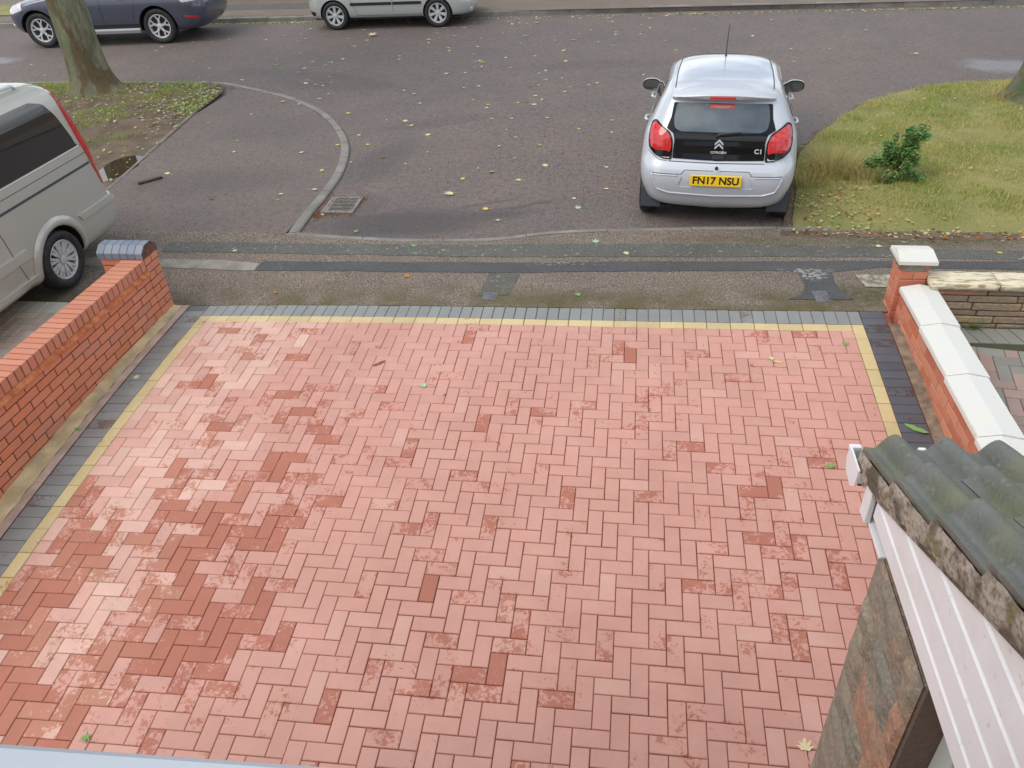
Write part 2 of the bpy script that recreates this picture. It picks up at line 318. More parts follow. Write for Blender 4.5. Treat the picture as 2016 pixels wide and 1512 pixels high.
M['yorkstone'] = mat('york_stone', (1, 1, 1, 1), .9, attr=True, speck=[(7, .5, .62, srgb(128, 124, 114), .5), (12, .55, .68, srgb(180, 138, 110), .4), (26, .50, .68, srgb(112, 104, 92), .4), (60, .54, .72, srgb(92, 84, 74), .4), (90, .56, .7, srgb(190, 180, 160), .45)], bump=1, bscale=34)
M['slate_cap'] = mat('rough_coping', srgb(222, 212, 186), .9, col2=srgb(160, 146, 112), nscale=9, nlo=.50, nhi=.62, stretch=(1, 6, 3), bump=1, bscale=14)
M['render_wall'] = mat('house_render', srgb(214, 204, 190), .9, col2=srgb(190, 178, 162), nscale=4, bump=.5, bscale=60)
M['puddle'] = mat('puddle_water', srgb(58, 46, 34), .03, spec=.6)
M['paint_white_line'] = mat('line', srgb(200, 198, 190), .8)
M['wood'] = mat('wet_timber', srgb(92, 76, 66), .7, col2=srgb(70, 56, 48), nscale=20, bump=.3)
M['teal'] = mat('painted_wall', srgb(120, 128, 126), .85, col2=srgb(104, 110, 108), nscale=4)

# ------------------------------------------------------------------ ground heights
def sm(t): t = max(0, min(1, t)); return t * t * (3 - 2 * t)
T = ((0.99996035, -0.00079931, -0.00886919), (0., 0.99596357, -0.08975843), (0.00890513, 0.08975487, 0.99592407))
WP = [-0.0105, -0.0235, 0.0106, 0.0197, 0.0085, 0.0289, -0.016, -0.0376, -0.001, -0.0059, -0.0196, 0.0038, -0.0306]
def D(X, Y, z=0.):
    u = (X - 2.9) / 3; v = (max(Y, -4.2) + 2) / 2
    b = (u * u, v * v, u * v, u ** 3, u * u * v, u * v * v, v ** 3)
    z += sum(p * q for p, q in zip(WP[:7], b))
    x2 = X + sum(p * q for p, q in zip(WP[7:10], b[:3])); y2 = Y + sum(p * q for p, q in zip(WP[10:13], b[:3]))
    return tuple(r[0] * x2 + r[1] * y2 + r[2] * z for r in T)
def zedge(x): return D(max(-.3, min(6.1, x)), .297)[2] + .001
def yedge(x): return D(max(-.3, min(6.1, x)), .297)[1] + .001
def H(x, y):
    t = sm((y - yedge(x)) / 1.6); return zedge(x) * (1 - t) - .05 * t
def sheet(name, poly, zf, m, kind='structure', res=.25, skirt=0., label=None, cat=None):
    """flat-ish sheet that follows a height function, filled inside a polygon"""
    xs = [p[0] for p in poly]; ys = [p[1] for p in poly]
    pts = []; n = len(poly)
    for i in range(n):                                   # subdivide the outline
        a = Vector(poly[i]); b = Vector(poly[(i + 1) % n]); k = max(1, int((b - a).length / res))
        for j in range(k): pts.append(a + (b - a) * (j / k))
    nb = len(pts); edges = [(i, (i + 1) % nb) for i in range(nb)]
    x = min(xs) + res / 2
    while x < max(xs):
        y = min(ys) + res / 2
        while y < max(ys):
            pts.append(Vector((x + random.uniform(-.1, .1) * res, y))); y += res
        x += res
    v, e, f, ov, _, _ = geometry.delaunay_2d_cdt(pts, edges, [], 1, 1e-5)
    mb = MB(); mb.add([(p.x, p.y, zf(p.x, p.y)) for p in v], f)
    if skirt:
        idx = {}
        for i, o in enumerate(ov):
            for q in o:
                if q < nb: idx[q] = i
        for i in range(nb):
            if i in idx and (i + 1) % nb in idx:
                a = v[idx[i]]; b = v[idx[(i + 1) % nb]]
                mb.add([(a.x, a.y, zf(a.x, a.y)), (b.x, b.y, zf(b.x, b.y)), (b.x, b.y, zf(b.x, b.y) - skirt), (a.x, a.y, zf(a.x, a.y) - skirt)], [(0, 3, 2, 1)])
    o = mb.build(name, m, fix=False)
    me = o.data
    if me.polygons and sum(p.normal.z for p in me.polygons) < 0: me.flip_normals()
    me.polygons.foreach_set('use_smooth', [True] * len(me.polygons)); me.set_sharp_from_angle(angle=rad(40))
    return tag(o, label, cat, kind=kind)

# ------------------------------------------------------------------ ground and road
g = MB(); g.add([(-300, -300, -1.6), (300, -300, -1.6), (300, 2.2, -1.6), (-300, 2.2, -1.6)], [(0, 1, 2, 3)])
tag(g.build('ground', M['soil']), kind='structure')
g = MB(); g.add([(-300, -.5, -.16), (300, -.5, -.16), (300, 300, -.16), (-300, 300, -.16)], [(0, 1, 2, 3)])
tag(g.build('far_ground', M['soil']), kind='structure')
sheet('road', [(-40, 1.7), (40, 1.7), (40, 14.3), (-40, 14.3)], lambda x, y: -.08 - .02 * sm((y - 4) / 6) + .008 * math.sin(x * .8) * math.sin(y * .7), M['road'], res=.6)
# kerb lines
def smooth(pts, k=6):
    o = []
    for i in range(len(pts) - 1):
        p0 = Vector(pts[max(i - 1, 0)]); p1 = Vector(pts[i]); p2 = Vector(pts[i + 1]); p3 = Vector(pts[min(i + 2, len(pts) - 1)])
        for j in range(k):
            t = j / k; o.append(.5 * ((2 * p1) + (p2 - p0) * t + (2 * p0 - 5 * p1 + 4 * p2 - p3) * t * t + (3 * p1 - p0 - 3 * p2 + p3) * t ** 3))
    o.append(Vector(pts[-1])); return o
def kerb(name, pts, w, top, h=.14, seg=.9, side=1, c=(1, 1, 1, 1), zf=None):
    P = smooth(pts); S = [0]
    for a, b in zip(P, P[1:]): S.append(S[-1] + (b - a).length)
    def at(s):
        s = max(0, min(S[-1], s))
        for i in range(len(P) - 1):
            if s <= S[i + 1]: t = (s - S[i]) / (S[i + 1] - S[i]); return P[i].lerp(P[i + 1], t), (P[i + 1] - P[i]).normalized()
        return P[-1], (P[-1] - P[-2]).normalized()
    mb = MB(); s = 0
    while s < S[-1] - .05:
        e = min(s + seg, S[-1]); n = 6; rows = []; v = random.uniform(.85, 1.08); dz = random.uniform(-.004, .004)
        for k in range(n + 1):
            p, d = at(s + .005 + (e - s - .01) * k / n); nn = Vector((-d.y, d.x)) * side; q = p + nn * w
            z = (zf(p.x, p.y) if zf else top) + dz
            m1 = p + nn * .02
            rows.append([(p.x, p.y, z - h), (p.x, p.y, z - .012), (m1.x, m1.y, z), (q.x, q.y, z), (q.x, q.y, z - h)])
        vs = [x for r in rows for x in r]; fs = []
        for k in range(n):
            for j in range(4): a = k * 5 + j; fs.append((a, a + 1, a + 6, a + 5))
        fs += [(0, 1, 2, 3, 4), tuple(n * 5 + j for j in (4, 3, 2, 1, 0))]
        mb.add(vs, fs, (c[0] * v, c[1] * v, c[2] * v, 1)); s = e
    return tag(mb.build(name, M['kerb']), kind='structure')
curve = [(.20, 1.90), (.17, 2.47), (.17, 3.01), (.12, 3.79), (-.04, 4.57), (-.28, 5.22), (-.68, 5.95), (-1.17, 6.61), (-1.71, 7.14), (-2.10, 7.45), (-2.60, 7.75), (-2.97, 7.96), (-3.36, 8.17), (-3.9, 8.32), (-6, 8.42), (-12, 8.5)]
kerb('kerb', curve, .11, -.045, side=1, seg=.62)
straight = [(.1, 1.95), (.8, 1.86), (1.59, 1.82), (2.38, 1.86), (3.13, 2.07), (4.23, 2.20), (5.52, 2.27), (6.0, 2.28)]
kerb('dropped_kerb', straight, .085, -.046, side=-1, seg=.9)
kerb('far_kerb', [(-40, 13.95), (-20, 13.95), (-6.28, 13.93), (-.34, 14.05), (5.5, 14.2), (12.1, 14.1), (40, 14.0)], .13, .0, side=1, seg=.92)
# tarmac apron inside the curved kerb
ap = [(.06, 1.9)] + [(x - .10, y - .05 * (i > 4)) for i, (x, y) in enumerate(curve[1:12])] + [(-3.15, 7.9), (-3.22, 6.3), (-2.84, 3.15), (-2.9, 1.85)]
sheet('tarmac_apron', ap, lambda x, y: -.053, M['road'], res=.4)
# pavement
pv = [(-14, yedge(-9))] + [(D(-.3 + .4 * i, .297)[0], yedge(-.3 + .4 * i)) for i in range(17)] + [(14, yedge(9)), (14, 2.14), (6.0, 2.20), (5.52, 2.205), (4.23, 2.135), (3.13, 2.005), (2.38, 1.795), (1.59, 1.755), (.8, 1.80), (.1, 1.89), (-2.9, 1.93), (-14, 2.0)]
def PZ(dz): return lambda x, y: H(x, y) + dz
sheet('pavement', pv, PZ(0), M['pavement'], res=.22, skirt=.06)
def wob(pts, a=.012):
    o = []
    for i in range(len(pts)):
        p = Vector(pts[i]); q = Vector(pts[(i + 1) % len(pts)]); k = max(1, int((q - p).length / .25))
        for j in range(k): r = p.lerp(q, j / k); o.append((r.x + random.uniform(-a, a) * .5, r.y + random.uniform(-a, a)))
    return o
sheet('pavement_patch', wob([(-1.2, 1.40), (2.67, 1.38), (6.19, 1.53), (7.7, 1.52), (14, 1.5), (14, 1.78), (7.7, 1.76), (5, 1.80), (3.2, 1.74), (2.3, 1.66), (.5, 1.63), (-1.2, 1.62)]), PZ(.004), M['patch_old'], res=.3)
sheet('pavement_patch', wob([(.05, 1.02), (2.7, 1.0), (4.5, 1.10), (5.42, 1.13), (5.49, 1.07), (5.50, .75), (5.44, .55), (5.30, .46), (5.86, .46), (5.80, .60), (5.77, .85), (5.80, 1.10), (6.3, 1.25), (7.56, 1.27), (14, 1.27), (14, 1.49), (7.64, 1.49), (6.1, 1.42), (4.4, 1.34), (2.7, 1.24), (.05, 1.22)]), PZ(.004), M['patch_dark'], res=.25)
sheet('pavement_patch', wob([(-3, 1.08), (.04, 1.03), (.04, 1.18), (-.5, 1.23), (-3, 1.25)]), PZ(.004), M['patch_pale'], res=.3)
sheet('pavement_patch', wob([(2.50, .50), (2.80, .52), (2.84, .98), (2.54, .98)]), PZ(.004), M['patch_old'], res=.2)
# pale mosaic concrete slab beyond the white-capped pillar
M['crazy'] = mat('mosaic_concrete', srgb(168, 160, 142), .85, col2=srgb(120, 112, 104), nscale=9, nlo=.45, nhi=.6, speck=[(20, .52, .62, srgb(196, 188, 168), .6)], bump=.6, bscale=60)
sheet('concrete_patch', wob([(6.02, .74), (6.5, .72), (6.5, 1.05), (6.0, 1.05)], .02), PZ(.006), M['crazy'], res=.15)
# far pavement
sheet('far_pavement', [(-40, 14.1), (40, 14.1), (40, 22), (-40, 22)], lambda x, y: .0, M['pavement'], res=1.2)
sheet('far_pavement_patch', wob([(-9, 15.0), (-3.5, 15.0), (-3.5, 15.8), (-9, 15.7)]), lambda x, y: .004, M['patch_old'], res=.5)
# verges
vr = [(5.62, 2.19), (5.66, 2.52), (5.80, 3.2), (5.87, 3.82), (6.04, 4.55), (6.31, 5.05), (6.75, 5.80), (7.24, 6.52), (7.79, 7.03), (8.63, 7.60), (9.75, 7.95), (12, 8.1), (20, 8.1), (20, 2.13), (7.87, 2.14), (6.06, 2.18)]
def zvr(x, y): return -.055 + .07 * sm((x - 5.6) / 1.0) * sm((y - 2.1) / .8) * sm((8.1 - y) / .9) + .012 * math.sin(x * 5) * math.sin(y * 4.3)
sheet('grass_verge', [tuple(p) for p in vr], zvr, M['turf'], res=.2)
vl = [(-12, 8.38), (-6, 8.30), (-3.9, 8.2), (-3.5, 8.0), (-3.3, 7.6), (-3.22, 6.3), (-3.0, 4.6), (-2.84, 3.15), (-2.88, 1.96), (-12, 2.02)]
rib = []
for i, p in enumerate(vr[:12]):
    rib.append((p[0] - .09 - random.uniform(0, .06), p[1] + (.04 if i > 3 else -.05)))
rib2 = [(12.0, 7.9), (12.0, 2.35), (9.5, 2.3), (7.9, 2.34), (6.1, 2.4), (5.9, 2.9), (6.1, 4.2), (7.0, 5.7), (8.0, 6.8), (9.7, 7.6)]
sheet('verge_soil', wob([(5.50, 2.06), (5.53, 2.5), (5.70, 3.4), (5.77, 3.85), (5.95, 4.6), (6.24, 5.12), (6.68, 5.87), (7.18, 6.6), (7.75, 7.12), (8.6, 7.7), (9.75, 8.06), (12, 8.2), (12, 7.0), (9, 6.9), (7.6, 6.3), (6.6, 4.6), (6.3, 2.9), (7.5, 2.5), (14, 2.5), (14, 2.05), (9.5, 2.06), (8.4, 1.98), (7.87, 2.07), (7.3, 1.99), (6.9, 2.07), (6.5, 2.0), (6.1, 2.06)], .085), lambda x, y: max(H(x, y), -.05) + .003 if y < 2.2 else -.066, M['soil'], res=.12)
def pud(x, y): return math.exp(-((x + 3.16) / .2) ** 2 - ((y - 3.9) / .5) ** 2)
def zvl(x, y): return -.045 + .07 * sm((-3.3 - x) / .9) * sm((8.35 - y) / .7) * sm((y - 4.6) / 1.3) + .01 * math.sin(x * 5) * math.sin(y * 4.3) - .03 * pud(x, y)
sheet('grass_verge', vl, zvl, M['soil'], res=.2)
kerb('edging_strip', [(-3.24, 6.5), (-3.22, 6.3), (-3.14, 5.53), (-3.02, 4.6), (-2.9, 3.69), (-2.84, 3.15), (-2.8, 2.4), (-2.8, 2.0)], .035, -.038, side=-1, seg=1.0, h=.1)
pw = [(-3.16 + .24 * math.cos(a) * (1 + .15 * math.sin(3 * a)), 3.88 + .58 * math.sin(a) * (1 + .1 * math.cos(2 * a))) for a in [i * math.pi / 12 for i in range(24)]]
sheet('puddle', pw, lambda x, y: -.052, M['puddle'], res=.1)

# ------------------------------------------------------------------ driveway
mb = MB()
mb.grid(40, 40, lambda u, v: D(-.36 + 6.5 * u, .285 - 5.9 * v, -.011))
drive_bed = mb.build('driveway_bed', M['sand'], fix=False, smooth=True); tag(drive_bed, kind='structure')
# ('drive' x, y, radius, strength) measured on the photograph's wet patches
WETS = [(1.37, -1.26, 0.22, 0.8), (1.78, -1.63, 0.2, 0.7), (1.44, -1.89, 0.25, 0.9), (1.68, -2.02, 0.2, 0.7), (1.61, -2.17, 0.18, 0.6), (1.28, -2.53, 0.3, 0.9), (1.58, -2.47, 0.25, 1), (1.38, -2.77, 0.2, 0.5), (1.67, -2.98, 0.25, 0.9), (1.36, -3.04, 0.3, 0.85), (1.3, -3.26, 0.3, 1), (1.66, -3.11, 0.25, 1), (1.09, -3.24, 0.3, 0.7), (0.99, -3.42, 0.35, 0.8), (0.39, -3.16, 0.3, 0.6), (1.63, -3.43, 0.3, 0.7), (1.44, -3.35, 0.25, 1), (1.92, -3.1, 0.2, 0.6), (1.7, -0.81, 0.2, 0.5), (1.51, -0.83, 0.15, 0.7), (2.1, -1.19, 0.2, 0.4), (1.17, -1.06, 0.15, 0.8), (1.64, -1.45, 0.15, 0.8), (1.78, -2.23, 0.15, 0.6), (2.76, -2.77, 0.15, 0.6), (3.1, -2.71, 0.15, 0.6), (3.26, -2.88, 0.2, 0.6), (3.03, -2.91, 0.12, 0.6), (3.36, -3.01, 0.12, 0.7), (2.93, -3.15, 0.12, 0.6), (4.1, -0.93, 0.12, 0.6), (3.5, -1.2, 0.1, 0.5), (4.33, -1.2, 0.12, 0.7), (4.3, -0.86, 0.12, 0.6), (4.03, -1.16, 0.15, 0.5), (4.57, -2.39, 0.25, 0.6), (4.86, -2.33, 0.3, 0.6), (4.77, -2.57, 0.25, 0.6), (4.49, -2.7, 0.25, 0.6), (4.7, -2.95, 0.2, 0.5), (4.24, -3.16, 0.15, 0.5), (4.94, -3.03, 0.2, 0.5), (5.47, -1.95, 0.2, 0.5), (4.87, -1.63, 0.2, 0.4), (5.21, -1.36, 0.2, 0.35), (4.13, -3.01, 0.15, 0.4), (2.35, -3.66, 0.2, 0.5), (2.12, -3.66, 0.2, 0.5), (0.91, -3.75, 0.3, 0.5), (0.63, -3.59, 0.3, 0.5), (1.27, -3.65, 0.25, 0.6), (2.52, -3.32, 0.2, 0.4), (2.44, -0.15, 0.2, 0.4), (3.6, -1.08, 0.15, 0.4), (3.08, -0.67, 0.1, 0.5), (2.76, -0.49, 0.1, 0.5), (3.33, -0.18, 0.12, 0.5), (2.33, -0.51, 0.3, 0.3), (3.98, -0.36, 0.12, 0.6), (5.03, -0.07, 0.1, 0.6), (3.8, -1.06, 0.1, 0.3), (5.26, -2.3, 0.2, 0.5), (1.6, -0.47, 0.2, 0.4)]
def paver(mb, x0, x1, y0, y1, col, wet, mp, zt=0., gap=.0020, ch=.0038, depth=.012):
    gap *= random.uniform(.7, 1.5) * (1.1 if x0 > 2.4 else .75)
    t = random.uniform(-.0012, .0012); z = zt + t
    a, b, c, d = x0 + gap, x1 - gap, y0 + gap, y1 - gap
    sx, sy = random.uniform(-.0008, .0008), random.uniform(-.0008, .0008)
    vs = []
    for (zz, k) in ((z - depth, 0), (z - ch, 0), (z, ch)):
        for (px, py) in ((a + k, c + k), (b - k, c + k), (b - k, d - k), (a + k, d - k)):
            vs.append(mp(px, py, zz + (px - a) * sx * 8 + (py - c) * sy * 8))
    fs = [(8, 9, 10, 11)]
    for L0 in (0, 4):
        for i in range(4): j = (i + 1) % 4; fs.append((L0 + i, L0 + j, L0 + 4 + j, L0 + 4 + i))
    mb.add(vs, fs, (col[0], col[1], col[2], wet))
PINK = srgb(221, 166, 151, .91); PALE = srgb(232, 192, 176, .94); DKRED = srgb(198, 132, 114, .88)
def vary(c, a): k = random.uniform(1 - a, 1 + a); h = random.uniform(1 - a * .3, 1 + a * .3); return (c[0] * k, c[1] * k * h, c[2] * k * h)
def wetat(x, y):
    w = .05
    for a, b, r, s in WETS:
        d = ((x - a) ** 2 + (y - b) ** 2) / (r * r)
        if d < 6: w = max(w, s * math.exp(-d * .8))
    return w
from mathutils import noise as mn
def redcol(x, y):
    edge = 1.05 + .22 * math.sin(y * 2.3 + 1) - .03 * y
    n1 = mn.noise(Vector((x * 1.3, y * 1.3, 2))); n2 = mn.noise(Vector((x * 3.1, y * 3.1, 5)))
    w = wetat(x, y) * random.choice([.6, .95, 1.05, 1.2])
    if x < edge + random.uniform(-.2, .2):
        q = random.random(); t = mn.noise(Vector((x * 2.0, y * 2.0, 8))) + .6 * n2
        w2 = .50 + .75 * t + random.uniform(-.26, .26) + .55 * (wetat(x, y) - .12) + .16 * sm((-y - 1.3) / 1.6) - .06
        k = max(0, min(1, 1.15 - q * .9 - max(0, w2 - .5)))
        c = tuple(a * k + b * (1 - k) for a, b in zip(PALE, PINK))
        return vary(c, .05), max(.12, min(1., w2))
    w = max(w, .12 + .34 * max(0, n1 + .15) + random.uniform(0, .22))
    if random.random() < .12: w += random.uniform(.1, .35)
    c = vary(PINK, .038)
    if random.random() < .06: c = tuple(a * .7 + b * .3 for a, b in zip(c, PALE))
    return c, min(w, 1.)
def herring(mb, nx, j0, j1, mp, colf, c0=3, u=.1, ox=0., oy=0.):
    for j in range(j0, j1):
        for i in range(nx):
            k = (i - j + c0) % 4
            if k == 0: x0, x1, y0, y1 = i, min(i + 2, nx), j, j + 1
            elif k == 1:
                if i > 0: continue
                x0, x1, y0, y1 = 0, 1, j, j + 1
            elif k == 3: x0, x1, y0, y1 = i, i + 1, j, j + 2
            else:
                if j > j0: continue
                x0, x1, y0, y1 = i, i + 1, j, j + 1
            X0, X1, Y1, Y0 = ox + x0 * u, ox + x1 * u, oy - y0 * u, oy - y1 * u
            c, w = colf((X0 + X1) / 2, (Y0 + Y1) / 2)
            paver(mb, X0, X1, Y0, Y1, c, w, mp)
mb = MB(); herring(mb, 58, 0, 54, D, redcol)
CREAM = srgb(226, 206, 154, .88); GREY = srgb(158, 162, 160, .8); GREYD = srgb(104, 108, 116, .8); GREYM = srgb(122, 124, 124, .8)
def wcol(c, a=.07, p=.12):
    w = random.uniform(0, .3) + (.35 if random.random() < p else 0); return vary(c, a), w
for k in range(29):                                         # cream stretchers at the street end
    c, w = wcol(CREAM); paver(mb, k * .2, k * .2 + .2, 0, .1, c, w, D)
for k in range(28):                                         # cream stretchers down both sides
    for x0 in (-.1, 5.8):
        if x0 < 0 or True:
            c, w = wcol(CREAM, .09, .25); y1 = .1 - k * .2; paver(mb, x0, x0 + .1, y1 - .2, y1, c, w, D)
for k in range(61):                                         # grey soldiers at the street end
    c, w = wcol(GREY, .06, .1); x = -.1 + k * .1
    if k < 60: paver(mb, x, x + .1, .1, .295, c, w, D)
for k in range(58):                                         # grey soldiers down both sides
    c, w = wcol(GREY if random.random() < .9 else GREYM, .07, .35); y1 = .295 - k * .1; paver(mb, -.3, -.1, y1 - .1, y1, c, w, D)
    c, w = wcol(GREYD, .1, .4); paver(mb, 5.9, 6.1, y1 - .1, y1, c, w, D)
tag(mb.build('driveway', M['paver'], fix=False), kind='structure')
# fix the street-side corners: the last end soldiers stop at 5.9
# pink edging and the rough concrete haunching beside the left wall
mb = MB(); mb.grid(2, 60, lambda u, v: D(-.375 + .0745 * u, .30 - 5.9 * v, .004), cf=None)
tag(mb.build('edging_strip', M['edging'], fix=False), kind='structure')
def hz(u, v):
    x = -.60 + .222 * u; y = .34 - 5.9 * v
    return D(x, y, .004 + .030 * (1 - u) ** 1.5 + .006 * math.sin(y * 9 + u * 3) * (1 - u) + .004 * math.sin(y * 31))
mb = MB(); mb.grid(6, 120, hz)
mb.add([D(-.6, .34, .03), D(-.378, .34, .0), D(-.378, .34, -.06), D(-.6, .34, -.06)], [(0, 1, 2, 3)])
tag(mb.build('concrete_haunch', M['concrete'], fix=False, smooth=True), kind='structure')
M['haunch_grey'] = mat('grey_haunch', srgb(146, 128, 108), .95, col2=srgb(108, 96, 84), nscale=14, bump=.6, bscale=60)
mb = MB(); mb.grid(3, 60, lambda u, v: D(6.102 + .11 * u, .1 - 5.5 * v, .002 + .012 * u + .002 * math.sin(v * 300)))
tag(mb.build('concrete_haunch', M['haunch_grey'], fix=False), kind='structure')

# neighbours' block paving
def nbr(kind):
    def f(x, y):
        if kind == 'l': c = random.choice([srgb(222, 200, 182), srgb(206, 190, 174), srgb(226, 210, 194), srgb(206, 194, 172)])
        else: c = random.choice([srgb(146, 148, 140, .9), srgb(136, 140, 134, .9), srgb(176, 154, 144, .9), srgb(162, 144, 136, .9), srgb(150, 152, 144, .9)])
        return vary(c, .08), random.uniform(0, .15)
    return f
def mpl(x, y, z): return (x, y, -.075 + .055 * (y - .27) + z)
def rotr(x, y): a = rad(-7); dx, dy = x - 6.4, y - .1; return 6.4 + dx * math.cos(a) - dy * math.sin(a), .1 + dx * math.sin(a) + dy * math.cos(a)
def mpr(x, y, z): x, y = rotr(x, y); return (x, y, .058 + .085 * (y - .09) + z)
mb = MB(); f = nbr('l')
for k in range(38):
    c, w = f(0, 0); paver(mb, -4.5 + k * .1, -4.4 + k * .1, .07, .27, vary(srgb(214, 212, 196), .06), 0, mpl, gap=.003)
herring(mb, 38, 0, 30, mpl, f, ox=-4.5, oy=.07)
mb.grid(2, 2, lambda u, v: mpl(-4.6 + 3.95 * u, .27 - 3.3 * v, -.010), c=(.05, .045, .035, 0))
tag(mb.build('neighbour_driveway', M['paver'], fix=False), kind='structure')
mb = MB(); f = nbr('r')
for k in range(26): paver(mb, 6.42 + k * .115, 6.42 + k * .115 + .11, -.12, .08, vary(srgb(146, 148, 140, .9), .07), .1, lambda x, y, z: (x - .35 * (y - .08), y, .058 + .085 * (y - .09) + z))
herring(mb, 30, 0, 34, lambda x, y, z: mpr(x, y, z) if True else 0, f, ox=6.2, oy=-.14)
mb.grid(2, 2, lambda u, v: (6.33 + 3.3 * u, .12 - 3.8 * v, .058 + .085 * (.12 - 3.8 * v - .09) - .012), c=(.07, .075, .045, 0))
tag(mb.build('neighbour_driveway', M['paver'], fix=False), kind='structure')

# ------------------------------------------------------------------ walls
def frame(ox, oy, ux, uy):
    l = math.hypot(ux, uy); ux /= l; uy /= l
    return lambda u, w, z: (ox + ux * u - uy * w, oy + uy * u + ux * w, z)
OR = [srgb(222, 140, 106), srgb(218, 133, 98), srgb(226, 146, 112), srgb(220, 138, 106), srgb(216, 134, 102), srgb(210, 138, 114)]
OR2 = [srgb(208, 126, 98, .96), srgb(202, 116, 88, .96), srgb(212, 134, 106, .96), srgb(194, 112, 88, .96), srgb(214, 142, 114, .96)]
def bcol(P, a=.05): return vary(random.choice(P), a) + (1,)
def bondwall(mb, F, L0, thick, ztop, n, pal, mc=(1, 1, 1, 1), bl=.215, bh=.065, j=.010):
    """running bond, faces both sides"""
    for k in range(n):
        z1 = ztop - k * (bh + j); z0 = z1 - bh; off = (k % 2) * (bl + j) / 2
        u = -off
        while u < L0:
            a, b = max(u, 0), min(u + bl, L0)
            if b - a > .03:
                for w0 in (0, thick - .1025): mb.box(a, b, w0 + random.uniform(-.001, .001), w0 + .1025, z0, z1, .003, bcol(pal), F)
            u += bl + j
lw = empty('brick_wall', (-.62, .1, -.08), 0, 'orange brick garden wall with brick-on-edge top, left of the red driveway', 'wall')
def child(o, p): o.parent = p; o.matrix_parent_inverse = Matrix.Translation(-p.location) if not p.rotation_euler.z else p.matrix_world.inverted(); return o
bpy.context.view_layer.update()
F = frame(-.516, .122, -.021, -1.0)           # u runs toward the house, w away from the drive (to -x)
FL = lambda u, w, z: F(u, -w, z)
mb = MB(); bondwall(mb, FL, 5.9, .215, .342, 12, OR)
mb2 = MB(); mb2.box(.002, 5.9, .004, .211, -.62, .345, .001, M=FL)
child(mb.build('brickwork', M['brick']), lw); child(mb2.build('mortar_core', M['mortar']), lw)
mb = MB(); u = .004
while u < 5.88: mb.box(u, u + .066, random.uniform(-.0015, .0015), .217, .384, .487 + random.uniform(-.001, .001), .003, bcol([srgb(214, 142, 116, .92), srgb(210, 136, 108, .92), srgb(216, 146, 120, .92)], .04), FL); u += .0755
mb2 = MB(); mb2.box(.0, 5.9, .005, .211, .346, .483, .001, M=FL)
child(mb.build('coping', M['brick']), lw); child(mb2.build('coping_mortar', M['mortar']), lw)
mb = MB(); u = .01
while u < 5.8:
    p = [(-.030, .344), (-.034, .352), (-.004, .382), (.01, .384), (.01, .344)]
    vs = [FL(uu, w, z + random.uniform(-.0015, .0015)) for uu in (u, u + .262) for w, z in p]; n = 5
    mb.add(vs, [(0, 1, 2, 3, 4), (9, 8, 7, 6, 5)] + [(i, (i + 1) % 5, 5 + (i + 1) % 5, 5 + i) for i in range(5)]); u += .266
child(mb.build('creasing_tiles', M['tile_orange']), lw)

def pillar(name, x0, y0, nx, z0, ztop, pal, label, mm):
    """brick pier, nx header widths along x, one brick deep"""
    p = empty(name, (x0 + nx * .056, y0 + .107, z0), 0, label, 'pillar'); bpy.context.view_layer.update()
    mb = MB(); k = 0; z1 = ztop; w = nx * .1125 - .01
    while z1 > z0:
        if k % 2 == 0:
            for r in range(2):
                a = 0
                while a < w - .02: mb.box(x0 + a, x0 + min(a + .215, w), y0 + r * .1125, y0 + r * .1125 + .1025, z1 - .065, z1, .003, bcol(pal)); a += .225
        else:
            for i in range(nx): mb.box(x0 + i * .1125, x0 + i * .1125 + .1025, y0, y0 + .215, z1 - .065, z1, .003, bcol(pal))
        z1 -= .075; k += 1
    mb2 = MB(); mb2.box(x0 + .004, x0 + w - .004, y0 + .004, y0 + .211, z0 - .1, ztop - .002, .001)
    child(mb.build('brickwork', M['brick']), p); child(mb2.build('mortar_core', mm), p)
    return p
pl = pillar('gate_pillar', -.953, .126, 4, -.2, .488, OR, 'orange brick pillar topped with rounded blue-grey bricks beside the van', M['mortar'])
mb = MB()
for i in range(6):
    x0 = -.962 + i * .0762; c = vary(random.choice([srgb(136, 146, 162, .9), srgb(124, 136, 152, .9), srgb(140, 148, 160, .9)]), .06) + (1,)
    pr = [(.108, .494), (.108, .548), (.114, .556), (.178, .603), (.190, .606), (.276, .606), (.288, .603), (.352, .556), (.358, .548), (.358, .494)]
    if i == 5: c2 = srgb(112, 100, 90)
    vs = [(x, y, z) for x in (x0, x0 + .070) for y, z in pr]; n = len(pr)
    mb.add(vs, [tuple(range(n)), tuple(range(2 * n - 1, n - 1, -1))] + [(k, (k + 1) % n, n + (k + 1) % n, n + k) for k in range(n)], c)
child(mb.build('blue_brick_cap', M['engbrick'], angle=12), pl)
mb = MB(); pq = [(.111, .492), (.111, .547), (.117, .554), (.180, .600), (.276, .603), (.286, .600), (.349, .555), (.355, .547), (.355, .492)]; mb.prism(pq, -.960, -.5075, M=lambda y, z, x: (x, y, z))
child(mb.build('cap_mortar', M['mortar']), pl)

